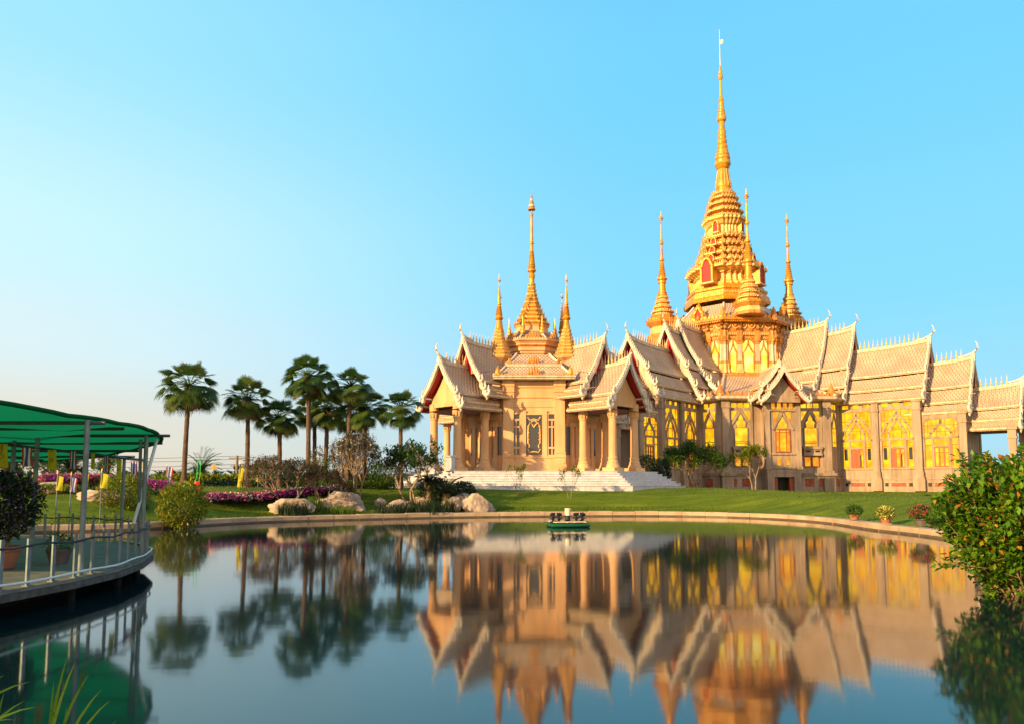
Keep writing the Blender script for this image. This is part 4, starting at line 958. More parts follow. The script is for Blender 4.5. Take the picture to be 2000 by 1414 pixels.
# round the corners of the shoreline a little
for i in range(n):
    a, b_, c = Vector(SHORE[i - 1]), Vector(SHORE[i]), Vector(SHORE[(i + 1) % n])
    for t in (.2, .5, .8):
        C.append((a + b_) / 2 * (1 - t) ** 2 + b_ * 2 * t * (1 - t) + (b_ + c) / 2 * t * t if False else ((a.lerp(b_, .5 + t / 2)).lerp(b_.lerp(c, t / 2), t)))
WET = mat('wet kerb foot', (.12, .085, .055), .35, (.08, .06, .04), 2)
m = len(C); L_ = []; acc = 0                       # laid as separate blocks with open joints
for i in range(m):
    a, b_ = C[i], C[(i + 1) % m]; d_ = (b_ - a).length; t = -acc
    while t + 1.25 < d_: t += 1.25; L_.append(a.lerp(b_, t / d_))
    acc = d_ - t if t > -acc else acc + d_
random.seed(8)
for i in range(len(L_)):
    a, b_ = L_[i], L_[(i + 1) % len(L_)]; e = (b_ - a)
    if e.length > 4: continue
    e.normalize(); nn = Vector((-e.y, e.x)); mid_ = (a + b_) / 2
    if shore_dist(*(mid_ + nn * .8)) < 0: nn = -nn
    h = .26 + rnd(-.018, .018); o_ = rnd(-.012, .012); a2, b2 = a + e * .012, b_ - e * .012; w_ = .42
    def sec(p): return [(*(p + nn * (-.06 + o_)), -.4), (*(p + nn * (-.06 + o_)), .07), (*(p + nn * (-.06 + o_)), h - .03), (*(p + nn * (-.03 + o_)), h), (*(p + nn * w_), h + .006), (*(p + nn * w_), -.25)]
    S0, S1 = sec(a2), sec(b2); fl = nn.dot(Vector((-e.y, e.x))) < 0
    for q in range(5):
        f_ = [S0[q], S0[q + 1], S1[q + 1], S1[q]]; k.face(f_ if fl else f_[::-1], WET if q == 0 else KERB)
    k.face(S0[::-1] if fl else S0, KERB); k.face(S1 if fl else S1[::-1], KERB)
kb = k.build('pond_kerb'); tag(kb, None, None, kind='structure')
# ------------------------------------------------------------------ VEGETATION
BARK = mat('bark', (.16, .11, .075), .9, (.25, .18, .12), 6, bump=.6, bscale=14)
BARKL = mat('pale bark', (.30, .22, .15), .9, (.22, .15, .10), 6, bump=.5, bscale=14)
PTRUNK = mat('palm trunk', (.085, .05, .035), .9, (.13, .08, .05), 5, bump=.8, bscale=9)
PALML = leafmat('palm leaf', (.028, .072, .014), (.11, .17, .028), .4, .4, [(.93, (.17, .13, .05))])
DRYL = leafmat('dry palm leaf', (.14, .075, .03), (.24, .14, .06), .3, .7)
BUSH = leafmat('bush leaf', (.045, .15, .008), (.17, .33, .016), .4, .4, [(.86, (.12, .20, .01)), (.95, (.55, .30, .02)), (.99, (.45, .07, .02))])
TREEL = leafmat('tree leaf', (.03, .085, .010), (.09, .16, .014), .35)
DARKL = leafmat('dark leaf', (.010, .024, .012), (.025, .05, .018), .25)
PLUML = leafmat('plumeria leaf', (.022, .055, .016), (.055, .11, .022), .35, .4)
TWIGL = leafmat('dry twig leaf', (.07, .06, .03), (.17, .11, .07), .3, .7, [(.75, (.05, .08, .02)), (.9, (.25, .08, .07))])
YGRN = leafmat('yellow green leaf', (.06, .13, .01), (.22, .26, .015), .4, .45, [(.9, (.40, .30, .03))])
FLOWP = leafmat('pink flower', (.55, .08, .22), (.70, .22, .42), .3, .6); FLOWM = leafmat('magenta flower', (.42, .03, .24), (.58, .09, .42), .3, .6)
FLOWW = leafmat('white flower', (.70, .62, .50), (.75, .70, .60), .3, .6); FLOWV = leafmat('violet flower', (.05, .02, .10), (.12, .05, .20), .3, .6)
FLOWY = leafmat('yellow flower', (.55, .45, .05), (.65, .60, .20), .3, .6); FLOWR = leafmat('red flower', (.38, .03, .05), (.48, .08, .10), .3, .6)
TURF = leafmat('turf blade', (.06, .105, .005), (.15, .19, .010), .45)
REED = leafmat('grass blade', (.06, .13, .012), (.14, .22, .025), .45)
POT = mat('terracotta', (.36, .13, .07), .8, (.28, .10, .06), 5, bump=.3); POTD = mat('dark pot', (.09, .07, .07), .7, (.13, .10, .09), 5)
def rdir(zmin=-1): 
    while 1:
        v = Vector((rnd(-1, 1), rnd(-1, 1), rnd(-1, 1)))
        if .05 < v.length < 1 and v.normalized().z >= zmin: return v.normalized()
def fan_palm(H, CR, seed, lean=0):
    """fan palm: ringed tapering trunk, drooping fan leaves, brown skirt of old ones"""
    random.seed(seed); root = empty('palm_tree')
    t = MB(); K = 14; lx, ly = lean * .25, lean * .1
    path = [(lx * (i / K) ** 2 * H * .1, ly * (i / K) ** 2 * H * .1, H * i / K - (.3 if i == 0 else 0)) for i in range(K + 1)]
    t.tube(path, [.135 + .09 * max(0, 1 - i / 2) - .025 * i / K + .010 * (i % 2) + rnd(0, .008) for i in range(K + 1)], PTRUNK, 10); 
    top = Vector(path[-1])
    for i in range(26):   # old leaf bases under the crown
        a = rnd(0, 6.28); z = top.z - rnd(0, .55); t.tube([(top.x + math.cos(a) * .13, top.y + math.sin(a) * .13, z), (top.x + math.cos(a) * .26, top.y + math.sin(a) * .26, z + .22)], [.05, .02], PTRUNK, 4)
    t.build('trunk', root)
    c = MB(); d_ = MB(); N = 56
    for i in range(N):
        el = math.asin(.985 - 1.80 * ((i + .5) / N)) + rnd(-.12, .12); az = i * 2.39996 + rnd(-.25, .25)
        dry = el < R(-44); mb = d_ if dry else c; m = DRYL if dry else PALML
        d = Vector((math.cos(el) * math.cos(az), math.cos(el) * math.sin(az), math.sin(el)))
        pl = CR * rnd(.46, .72) * (1 - .22 * max(0, math.sin(el))) * (.7 if dry else 1); sag = Vector((0, 0, -.08 * pl))
        p0 = top + Vector((0, 0, .1)); p1 = p0 + d * pl * .55; p2 = p0 + d * pl + sag
        mb.rv = rnd(.1, .5); mb.tube([p0, p1, p2], [.028, .02, .012], m, 3)
        ax = ((p2 - p1).normalized() + Vector((0, 0, -.28 * (1 - math.sin(el))))).normalized(); side = ax.cross(Vector((0, 0, 1)))
        if side.length < .1: side = Vector((1, 0, 0))
        side.normalize(); side = Matrix.Rotation(rnd(-.5, .5), 3, ax) @ side; tone = rnd(0, .85); dr = 1 - .75 * max(0, math.sin(el)); nl = 20; FL = CR * rnd(.34, .44)
        upn = side.cross(ax)
        for j in range(nl):
            f = R(-80 + 160 * (j + .5) / nl); dd = ax * math.cos(f) + side * math.sin(f) + upn * .12 * math.sin(abs(f))
            l = FL * (.70 + .30 * math.cos(f * .75)) * rnd(.9, 1.06); w_ = FL * .10
            q = dd.cross(upn); q.normalize(); mb.rv = min(1, max(0, tone + rnd(-.15, .2)))
            a = p2; b = p2 + dd * l * .55 + Vector((0, 0, -.05 * l * dr)); e = p2 + dd * l * .84 + Vector((0, 0, -.16 * l * dr)); g_ = p2 + dd * l * 1.0 + Vector((0, 0, -.36 * l * dr))
            mb.face([a, b - q * w_ * .5, b + q * w_ * .5], m, smooth=True); mb.face([b - q * w_ * .5, e - q * w_ * .3, e + q * w_ * .3, b + q * w_ * .5], m, smooth=True); mb.face([e - q * w_ * .3, g_, e + q * w_ * .3], m, smooth=True)
    c.build('crown', root); d_.build('dead_frond_skirt', root)
    return root
palms = [(366, 757, 58, 43, 'tall palm standing alone nearest the green canopy'), (487, 783, 50, 45, 'tall palm second from the canopy, beside the power pole'),
         (549, 818, 44, 46, 'shorter palm with a low crown at the left of the palm cluster'), (606, 738, 50, 44, 'tallest palm of the cluster, its crown above all others'),
         (617, 800, 42, 49, 'palm close behind the tallest one with its crown half hidden'), (638, 802, 42, 47, 'thin palm right of the tallest one in the middle of the cluster'),
         (682, 757, 44, 45, 'slim tall palm with a narrow crown right of the tallest one'), (690, 815, 38, 50, 'low dark palm behind the slim tall one'),
         (714, 800, 46, 46, 'palm with a full dark crown at the right of the cluster'), (784, 800, 44, 46, 'palm between the cluster and the left porch of the shrine hall')]
protos = {}
for i, (px, py, cr, Y, lb) in enumerate(palms):
    P = at(px, py, Y); gz = ground_z(P.x, P.y); H = P.z - gz; CR = cr * 1.14 * Y / FPX
    o = fan_palm(H, CR, 10 + i, rnd(-1, 1)); o.location = (P.x, P.y, gz); tag(o, lb, 'palm tree', 'palms behind the pond')

def leafblob(mb, c, rx, ry, rz, n, L, W, m, shell=.55, up=.4, tone=None, holes=0):
    for i in range(n):
        for _ in range(20):
            v = Vector((rnd(-1, 1), rnd(-1, 1), rnd(-1, 1)))
            if shell < v.length < 1 or (v.length < 1 and random.random() < .25):
                if not holes or noise.noise(Vector((v.x * rx, v.y * ry, v.z * rz)) * holes + Vector(c)) > -.12: break
        p = Vector(c) + Vector((v.x * rx, v.y * ry, v.z * rz)); d = (v.normalized() * .6 + rdir() * .7 + Vector((0, 0, up * .4)))
        mb.rv = min(1, max(0, random.random() if tone is None else tone + rnd(-.3, .3)))
        s = rnd(.7, 1.2); mb.leaf(p, d, Vector((rnd(-.5, .5), rnd(-.5, .5), 1)), L * s, W * s, m)
def branches(mb, base, d, L, r, depth, tips, spread=.6, m=None, n=(2, 3), up=.25, shrink=.72, wig=.15):
    p = Vector(base); path = [p.copy()]; rad = [r]; dd = d.normalized()
    for i in range(3):
        dd = (dd + rdir() * wig + Vector((0, 0, up * .12))).normalized(); p = p + dd * L / 3; path.append(p.copy()); rad.append(r * (1 - .12 * (i + 1)))
    mb.tube(path, rad, m, 5 if r > .02 else 3)
    if depth == 0: tips.append((p, dd)); return
    k = random.randint(*n)
    for i in range(k):
        a = rnd(0, 6.28); s = dd.cross(rdir()); s.normalize()
        nd = (dd + s * spread * rnd(.7, 1.3) + Vector((0, 0, up))).normalized()
        branches(mb, p, nd, L * shrink * rnd(.85, 1.15), r * .64, depth - 1, tips, spread, m, n, up, shrink, wig)
def place(o, px, py, Y, dz=0):
    P = at(px, py, Y); o.location = (P.x, P.y, ground_z(P.x, P.y) + dz); return P
def shrub_tree(seed, H, W_, clump, m, lm, L, Wd, depth=4, stems=3, trunk=.1, th=.35, per=3, spread=.6, flower=None, up=.18):
    """small tree grown from its branches: crown scaled to height H and width W_"""
    random.seed(seed); root = empty('garden_tree'); t = MB(); tips = []
    for s in range(stems):
        a = 6.28 * s / stems + rnd(-.4, .4); branches(t, (math.cos(a) * .06 * stems / 3, math.sin(a) * .06, -.15), Vector((math.cos(a) * .35, math.sin(a) * .35, 1)), th, trunk, depth, tips, spread, m, (2, 3), up)
    zx = sorted(p.z for p, d in tips)[int(len(tips) * .97)]; wx = sorted(math.hypot(p.x, p.y) for p, d in tips)[int(len(tips) * .86)]
    sx, sz = W_ / 2 / wx, H / zx
    t.v = [Vector((v.x * sx, v.y * sx, v.z * sz)) for v in t.v]; t.build('trunk', root)
    c = MB()
    for p, d in tips:
        q = Vector((p.x * sx, p.y * sx, p.z * sz))
        for i in range(per):
            c.rv = random.random(); s = rnd(.7, 1.25); c.leaf(q + rdir() * L * .5 + rdir() * clump * random.random(), d + rdir() * 1.1, Vector((0, 0, 1)), L * s, Wd * s, lm)
        if flower and random.random() < .25:
            for i in range(3): c.rv = random.random(); c.leaf(q + Vector((0, 0, .05)) + rdir() * .05, rdir(), Vector((0, 0, 1)), .10, .08, flower)
    c.build('crown', root); return root
random.seed(77)
o = shrub_tree(21, 2.3, 4.0, .16, BARK, TWIGL, .10, .045, 6, 4, .035, .4, 6, .6, up=.12); place(o, 556, 985, 37.6); tag(o, 'bare twiggy tree with a wide brown crown behind the long flat rock', 'garden tree', 'twiggy trees by the rocks')
o = shrub_tree(22, 2.0, 2.8, .16, BARK, TWIGL, .10, .045, 6, 3, .035, .36, 6, .6, up=.12); place(o, 627, 977, 38.5); tag(o, 'small reddish brown twiggy tree, lowest of the three behind the rocks', 'garden tree', 'twiggy trees by the rocks')
o = shrub_tree(23, 3.4, 4.3, .16, BARKL, TWIGL, .11, .05, 6, 5, .035, .5, 6, .5, FLOWW, up=.15); place(o, 690, 969, 40.5); tag(o, 'tall multi-stemmed twiggy tree with few leaves and white blossom in front of the palms', 'garden tree', 'twiggy trees by the rocks')
o = shrub_tree(24, 3.1, 3.5, .22, BARKL, PLUML, .22, .09, 5, 4, .035, .55, 9, .5, FLOWW); place(o, 806, 968, 41); tag(o, 'leafy green plumeria with bare forked stems in front of the left porch', 'garden tree')
o = shrub_tree(25, 3.3, 4.0, .48, BARKL, TREEL, .15, .085, 5, 3, .06, .85, 42, .62, up=.06); place(o, 1356, 957, 57); tag(o, 'round dense green tree on forked pale trunks before the hall windows', 'tree')
o = shrub_tree(26, 3.3, 3.0, .32, BARKL, YGRN, .16, .075, 5, 2, .06, .8, 18, .55, up=.08); place(o, 1473, 960, 57); tag(o, 'loose yellow-green tree with a slanting pale trunk beside the projecting porch', 'tree')
for px, s, lb in ((1011, 31, 'thin young tree with one tuft of yellow leaves in front of the white steps'), (1112, 32, 'thin young tree with forked bare stems at the right of the white steps')):
    o = shrub_tree(s, 1.75, 1.2, .12, BARKL, YGRN, .15, .06, 4, 2, .025, .45, 4, .5); place(o, px, 950, 44.3); tag(o, lb, 'young tree', 'young trees before the steps')
# clipped dark shrubs at the foot of the left wing
def bush(name, seed, rx, ry, rz, n, L, W_, m, shell=.6, holes=0, stems=8, cz=None, tone=None):
    random.seed(seed); root = empty(name); t = MB(); c = MB(); cz = rz * .95 if cz is None else cz
    for i in range(stems):
        a = rnd(0, 6.28); q = rnd(.1, .75); t.tube([(math.cos(a) * rx * .12, math.sin(a) * ry * .12, -.1), (math.cos(a) * rx * q * .5, math.sin(a) * ry * q * .5, cz * .5), (math.cos(a) * rx * q, math.sin(a) * ry * q, cz * rnd(.9, 1.3))], [.035, .025, .01], BARK, 4)
    t.build('stem', root); leafblob(c, (0, 0, cz), rx, ry, rz, n, L, W_, m, shell, holes=holes, tone=tone); c.build('foliage', root); return root
for px, rx, rz, Y, sd_, lb in ((1264, .95, 1.25, 55, 41, 'dark rounded shrub nearest the right porch of the shrine hall'), (1288, .9, 1.1, 54.5, 42, 'dark rounded shrub between its taller neighbour and the round tree'), (1278, .8, .7, 53.5, 43, 'lowest dark shrub in front of the other two by the side steps')):
    o = bush('shrub', sd_, rx, rx, rz, 2600, .16, .08, DARKL); place(o, px, 945, Y); tag(o, lb, 'shrub', 'dark shrubs by the wing')
for px, py, Y, rx, rz, m_, s_, lb in ((515, 962, 47, 1.1, .8, TREEL, 141, 'low green shrub left of the first twiggy tree'), (578, 962, 46.5, 1.2, .95, DARKL, 142, 'dark shrub between the two lower twiggy trees'), (645, 962, 46, 1.3, 1.05, TREEL, 143, 'broad green shrub at the foot of the palm cluster'), (705, 962, 46, 1.3, .95, DARKL, 144, 'dark shrub behind the tall twiggy tree'), (752, 962, 45.5, 1.1, .8, TREEL, 145, 'green shrub at the lower end of the left steps'),
                                  (850, 985, 41.5, 1.0, .75, DARKL, 146, 'dark shrub filling the gap between the two cycads'), (905, 968, 42.2, .7, .6, DARKL, 147, 'small dark shrub behind the boulders at the left end of the steps')):
    o = bush('shrub', s_, rx, rx, rz, 2000, .15, .07, m_); place(o, px, py, Y); tag(o, lb, 'shrub', 'shrubs below the palms')
# cycads
def cycad(seed, H, FLn, nf=34):
    random.seed(seed); root = empty('cycad'); t = MB(); t.tube([(0, 0, -.2), (.03, 0, H * .5), (0, .02, H)], [.19, .17, .18], BARK, 9)
    for i in range(40): a = rnd(0, 6.28); z = rnd(.05, H); t.tube([(math.cos(a) * .15, math.sin(a) * .15, z), (math.cos(a) * .24, math.sin(a) * .24, z + .08)], [.05, .02], BARK, 4)
    t.build('trunk', root); c = MB()
    for i in range(nf):
        az = i * 2.4; el = R(rnd(10, 75)); d = Vector((math.cos(el) * math.cos(az), math.cos(el) * math.sin(az), math.sin(el))); p = Vector((0, 0, H)); pts = [p.copy()]
        L = FLn * rnd(.85, 1.1)
        for k in range(10): d = (d + Vector((0, 0, -.17))).normalized(); p = p + d * L / 10; pts.append(p.copy())
        tone = rnd(0, .8); c.rv = tone; c.tube(pts, [.015] * 10 + [.005], DARKL, 3)
        for k in range(1, 11):
            tt = (pts[k] - pts[k - 1]).normalized(); sd_ = tt.cross(Vector((0, 0, 1))); sd_.normalize()
            for e in (-1, 1):
                for q in (0, .5):
                    c.rv = min(1, max(0, tone + rnd(-.2, .2))); c.leaf(pts[k - 1].lerp(pts[k], q), sd_ * e + tt * .55 + Vector((0, 0, .25)), Vector((0, 0, 1)), L * .22 * math.sin(math.pi * min(1, (k + .8) / 11.5)) + .04, .035, DARKL)
    c.build('crown', root); return root
for px, py, Y, H, F_, s, lb in ((838, 968, 41, 1.3, 1.15, 51, 'taller cycad with a dark trunk below the plumeria'), (872, 985, 40.6, .85, 1.35, 52, 'wide low dark cycad at the left end of the white steps')):
    o = cycad(s, H, F_); place(o, px, py, Y); tag(o, lb, 'cycad', 'cycads by the rocks')
random.seed(5)
# big leafy bush close to the camera on the right
def big_bush():
    root = empty('broadleaf_bush'); t = MB(); c = MB(); tips = []
    for i in range(125):
        a = rnd(0, 6.28); q = math.sqrt(random.random()); top = Vector((math.cos(a) * q * 1.52, math.sin(a) * q * 1.3, rnd(.55, 1.0) * 2.32 * math.sqrt(max(.06, 1 - (q * .86) ** 2.2)) + .05))
        b = Vector((math.cos(a) * q * .55, math.sin(a) * q * .5, -.1)); mid = b.lerp(top, .5) + Vector((0, 0, -.1 + .2 * random.random())) + rdir() * .06
        t.tube([b, mid, top], [.016, .011, .005], BARK, 4); tips.append((top, (top - mid).normalized()))
        for k in range(11):
            u = rnd(.06, .98); p = mid.lerp(top, max(0, u * 2 - 1)) if u > .5 else b.lerp(mid, u * 2); d = ((top - mid).normalized() + rdir() * 1.1).normalized(); e = p + d * rnd(.15, .36)
            t.tube([p, e], [.006, .003], BARK, 3); tips.append((e, d))
    tips += [(Vector((-1.55, -.2, .62)), Vector((-.8, 0, .6))), (Vector((-1.72, -.2, .5)), Vector((-.9, 0, .3)))]
    t.tube([(-.4, -.1, .3), (-1.0, -.2, .42), (-1.72, -.2, .5)], [.01, .008, .004], BARK, 4); t.tube([(-1.2, -.2, .45), (-1.55, -.2, .62)], [.006, .003], BARK, 3)
    for p, d in tips:
        for i in range(random.randint(14, 19)):
            c.rv = random.random() ** 1.05; q = (d * .55 + rdir() * .95); s = rnd(.75, 1.2); c.leaf(p - d * rnd(-.03, .16) + rdir() * .06, q, Vector((rnd(-.3, .3), rnd(-.3, .3), 1)), .122 * s, .066 * s, BUSH, .2)
    t.build('stem', root); leafblob(c, (0, 0, 1.12), 1.36, 1.2, 1.0, 6500, .122, .066, BUSH, .45); c.build('foliage', root); return root
o = big_bush(); o.location = (8.0, 11.3, .02); tag(o, 'large leafy bush with yellow and red leaves hanging over the water in the right foreground', 'bush')
# bushes by the left bank
o = bush('shrub', 61, .95, .95, .9, 4200, .15, .06, YGRN, .55, cz=.85); P = at(355, 1028, 29.2); o.location = (P.x, P.y, .05); tag(o, 'round yellow-green bush at the water edge right of the canopy', 'shrub')
o = bush('shrub', 62, 1.1, 1.0, .95, 4200, .15, .06, YGRN, .55, cz=.95); P = at(238, 1015, 31.5); o.location = (P.x, P.y, .25); tag(o, 'yellow-green bush seen between the canopy posts behind the deck', 'shrub')
# potted plants on the right bank
def potted(seed, r, m, fm, potm, fl=420):
    random.seed(seed); root = empty('potted_plant'); r *= .88; p = MB(); p.lathe([(r * .6, 0), (r * .78, .3 * r * 2.2), (r * .9, .34 * r * 2.2), (r * .9, .4 * r * 2.2), (r * .75, .4 * r * 2.2), (r * .7, .33 * r * 2.2)], potm, 16); p.build('pot', root)
    c = MB(); leafblob(c, (0, 0, r * 1.55), r * 1.35, r * 1.35, r * .95, 520, .11, .05, m, .4)
    if fm:
        c2 = MB(); leafblob(c2, (0, 0, r * 1.55), r * 1.4, r * 1.4, r * 1.0, fl, .07, .06, fm, .75); c2.build('blossom', root)
    c.build('foliage', root); return root
for px, py, Y, r, m, fm, pm, s, lb in ((1669, 1019, 30.2, .27, TREEL, None, POT, 71, 'plain dark green plant in a red clay pot on the bank'), (1731, 1028, 27.6, .27, YGRN, FLOWY, POT, 72, 'pot of yellow blossom, between the dark green and the pink potted plants'), (1800, 1034, 25.6, .32, TREEL, FLOWR, POTD, 73, 'pot of pink and red blossom nearest the large bush')):
    o = potted(s, r, m, fm, pm); P = at(px, py, Y); o.location = (P.x, P.y, max(ground_z(P.x, P.y), .28)); tag(o, lb, 'potted plant', 'potted plants on the right bank')
# flower bed, hedges
def strip(name, pts, w_, h, n, m, L, label, cat, flowers=(), kind=None):
    """low clipped planting along a line"""
    root = empty(name, pts[0]); c = MB(); O = Vector(pts[0]); fl = {}
    seg = [(Vector(a), Vector(b)) for a, b in zip(pts, pts[1:])]; tot = sum((b - a).length for a, b in seg)
    for i in range(n):
        a, b = random.choices(seg, [(b - a).length for a, b in seg])[0]; t = random.random(); q = a.lerp(b, t); e = (b - a).normalized(); nn = Vector((-e.y, e.x, 0))
        f = rnd(-1, 1); p = q + nn * w_ * f * .5 + Vector((0, 0, h * (1 - .35 * abs(f) ** 3) * (random.random() ** .45)))
        top = p.z - q.z > h * .62 * (1 - .35 * abs(f) ** 3); c.rv = random.random(); mm = m
        c.leaf(p - O, rdir(-.2), Vector((rnd(-.4, .4), rnd(-.4, .4), 1)), L * rnd(.7, 1.2), L * .5, mm)
        if flowers and top:
            k = int((noise.noise(p * .45) + .5) * len(flowers) * 1.1); fm = flowers[max(0, min(len(flowers) - 1, k))]
            if fm: 
                fb = fl.setdefault(fm.name, (MB(), fm))[0]
                for _ in range(2): fb.rv = random.random(); fb.leaf(p - O + Vector((rnd(-.08, .08), rnd(-.08, .08), rnd(.0, .06))), rdir(), Vector((0, 0, 1)), L * .75, L * .6, fm)
    c.build('foliage', root)
    for nme, (fb, fm) in fl.items(): fb.build('blossom', root)
    tag(root, label, cat, kind=kind); return root
def onground(px, py, Y): P = at(px, py, Y); return (P.x, P.y, ground_z(P.x, P.y) - .05)
random.seed(9)
strip('flower_bed', [onground(395, 990, 35), onground(480, 985, 36.5), onground(560, 980, 38.5), onground(665, 975, 41)], 1.5, .55, 5200, DARKL, .15, 'long bed of magenta, pink and white flowers behind the flat rock', 'flower bed', (FLOWP, FLOWW, FLOWM, FLOWP, FLOWW, FLOWP))
strip('flower_bed', [onground(70, 1003, 32.5), onground(140, 1000, 33.5), onground(205, 997, 34.5), onground(300, 993, 35), onground(345, 985, 35.2)], 1.5, .7, 3600, TREEL, .15, 'bed of pink flowers seen under the canopy behind the deck', 'flower bed', (FLOWP, None, FLOWR, FLOWP, FLOWM))
strip('hedge', [onground(-60, 985, 38), onground(60, 980, 39), onground(190, 976, 41), onground(330, 972, 43)], 1.0, .6, 3400, YGRN, .16, 'low yellow-green hedge under the canopy, behind the pink flowers', 'hedge')
strip('hedge', [onground(-50, 1015, 31), onground(60, 1013, 31.5), onground(148, 1011, 32)], 1.0, .38, 1900, YGRN, .14, 'trimmed low hedge on the bank left of the boulders', 'hedge')
strip('hedge', [onground(395, 968, 46), onground(520, 966, 47), onground(640, 964, 47)], .9, .45, 2600, DARKL, .16, 'dark low hedge behind the long flower bed', 'hedge')
strip('hedge', [onground(575, 960, 44), onground(690, 960, 44.5), onground(770, 958, 45)], .9, .45, 2200, TREEL, .16, 'dark green hedge between the twiggy trees and the left steps', 'hedge')
# grass tufts round the rocks and in the foreground
def tuft(seed, n, h, r, m, w_=.02, lean=.35):
    random.seed(seed); c = MB()
    for i in range(n):
        a = rnd(0, 6.28); q = r * math.sqrt(random.random()); b = Vector((math.cos(a) * q, math.sin(a) * q, -.03)); d = Vector((rnd(-1, 1) * lean, rnd(-1, 1) * lean, 1)); hh = h * rnd(.55, 1.1); s = Vector((-d.y, d.x, 0)); s = s.normalized() if s.length > .01 else Vector((1, 0, 0)); s = (s + Vector((1, 0, 0)) * .5).normalized() * w_
        c.rv = random.random(); p1 = b + d * hh * .5; p2 = b + d * hh * .85 + Vector((d.x, d.y, 0)) * hh * .25; p3 = b + d * hh * 1.0 + Vector((d.x, d.y, -.15)) * hh * .5
        c.face([b - s, b + s, p1 + s, p1 - s], m, smooth=True); c.face([p1 - s, p1 + s, p2 + s * .6, p2 - s * .6], m, smooth=True); c.face([p2 - s * .6, p2 + s * .6, p3], m, smooth=True)
    return c.build('grass_tuft')
for px, py, Y, n, h, r, m, s, lb in ((575, 1012, 35.5, 420, .75, .75, DARKL, 81, 'dark reedy tuft hanging over the kerb by the flat rock'), (611, 1001, 37.2, 260, .8, .45, REED, 82, 'bright upright grass tuft between the two largest rocks'), (660, 1004, 37.2, 300, .5, .9, REED, 83, 'low grass tuft before the largest rock'), (770, 1003, 38.6, 380, .6, 1.0, DARKL, 84, 'dark grass tuft under the small boulders'), (845, 1000, 39.4, 520, .8, 1.2, DARKL, 85, 'broad dark tuft at the foot of the cycads')):
    o = tuft(s, n, h, r, m, .014); P = at(px, py, Y); o.location = (P.x, P.y, ground_z(P.x, P.y)); tag(o, lb, 'grass tuft', 'grass tufts by the rocks')
# long blades at the near left corner
def blades(name, spec, label):
    c = MB()
    for (bx, by, tx, ty_, Y) in spec:
        a, b = at(bx, by, Y), at(tx, ty_, Y - .1); d = b - a; s = Vector((d.z, .25, -d.x)).normalized() * .008; q = Vector((0, 0, -.03 * d.length)); c.rv = random.random()
        p = [a.lerp(b, t) + Vector((0, 0, .10 * d.length * math.sin(math.pi * t))) for t in (0, .3, .55, .8, 1)]; ww = (1, .95, .8, .5, .05)
        for i in range(4): c.face([p[i] - s * ww[i], p[i] + s * ww[i], p[i + 1] + s * ww[i + 1], p[i + 1] - s * ww[i + 1]], REED, smooth=True)
    o = c.build(name); return tag(o, label, 'grass', 'grass blades in the near corner')
random.seed(3)
blades('grass_blade_clump', [(85, 1500, 131, 1283, 3.9), (80, 1510, 148, 1290, 3.8), (95, 1500, 174, 1315, 3.85), (105, 1510, 198, 1346, 3.8), (110, 1520, 215, 1367, 3.75), (140, 1530, 229, 1405, 3.7), (60, 1500, 70, 1400, 3.8), (120, 1500, 130, 1380, 3.9), (90, 1520, 105, 1330, 3.9)], 'tall fan of green grass blades at the near bottom left edge')
blades('grass_blade_clump', [(-90, 1430, 58, 1331, 3.7), (-80, 1470, 70, 1380, 3.6), (-60, 1480, 48, 1368, 3.7), (-70, 1400, 8, 1318, 3.8), (-20, 1480, 8, 1352, 3.8), (-60, 1440, 30, 1405, 3.7)], 'sideways grass blades entering from the near left edge')
# ------------------------------------------------------------------ rocks
ROCK = mat('rock', (.44, .345, .27), .85, (.26, .195, .15), 1.6, bump=.9, bscale=4, contrast=(.4, .62))
def rock(seed, sx, sy, sz, px, py, Y, label, tilt=0, hole=False, rz=0):
    random.seed(seed); bm = bmesh.new(); bmesh.ops.create_icosphere(bm, subdivisions=5, radius=1); off = Vector((seed * 3.1, seed * 1.7, 0))
    cuts = [(rdir(-.2), rnd(.5, .8)) for _ in range(13)] + [(Vector((0, 0, 1)), .72)]
    for v in bm.verts:
        c = v.co.copy()
        for nrm, dd in cuts:
            q = c.dot(nrm)
            if q > dd: c -= nrm * (q - dd) * .95
        c += c.normalized() * (.13 * noise.noise(c * 1.4 + off) + .10 * noise.noise(c * 3.5 + off) + .05 * noise.noise(c * 8 + off) + .02 * noise.noise(c * 18 + off))
        v.co = Vector((c.x * sx, c.y * sy, c.z * sz * .85))
    me = bpy.data.meshes.new('rock'); bm.to_mesh(me); bm.free(); me.materials.append(ROCK); me.polygons.foreach_set('use_smooth', [True] * len(me.polygons))
    o = bpy.data.objects.new('rock', me); scene.collection.objects.link(o); P = at(px, py, Y); o.location = (P.x, P.y, ground_z(P.x, P.y) + sz * .35); o.rotation_euler = (0, R(tilt), R(rz))
    tag(o, label, 'rock', 'rocks on the far bank')
rock(1, 1.35, .7, .7, 557, 998, 36.0, 'long flat-topped pale rock at the water edge below the twiggy tree')
rock(2, .55, .5, .42, 632, 992, 38.2, 'small grey rock wedged beside the largest rock'); rock(3, 1.5, .8, .85, 668, 992, 38.6, 'largest rock, pale and ridged, behind the low grass', 4)
rock(4, .36, .3, .42, 742, 985, 39.8, 'small upright stone left of the low slanting rock', 15); rock(5, 1.05, .5, .5, 770, 994, 39.4, 'low slanting rock right of the upright stone', -14, rz=10)
rock(6, .75, .5, .40, 825, 976, 41.0, 'half hidden rock under the cycads', 10)
rock(7, .6, .5, 1.0, 884, 993, 40.2, 'reddish rock slab leaning left before the cycad', 48); rock(8, 1.15, .7, .8, 905, 978, 41.2, 'sloping rock slab above the reddish one', -28); rock(9, 1.35, .8, .95, 938, 985, 40.6, 'large pale boulder at the right end of the rock group', 30)
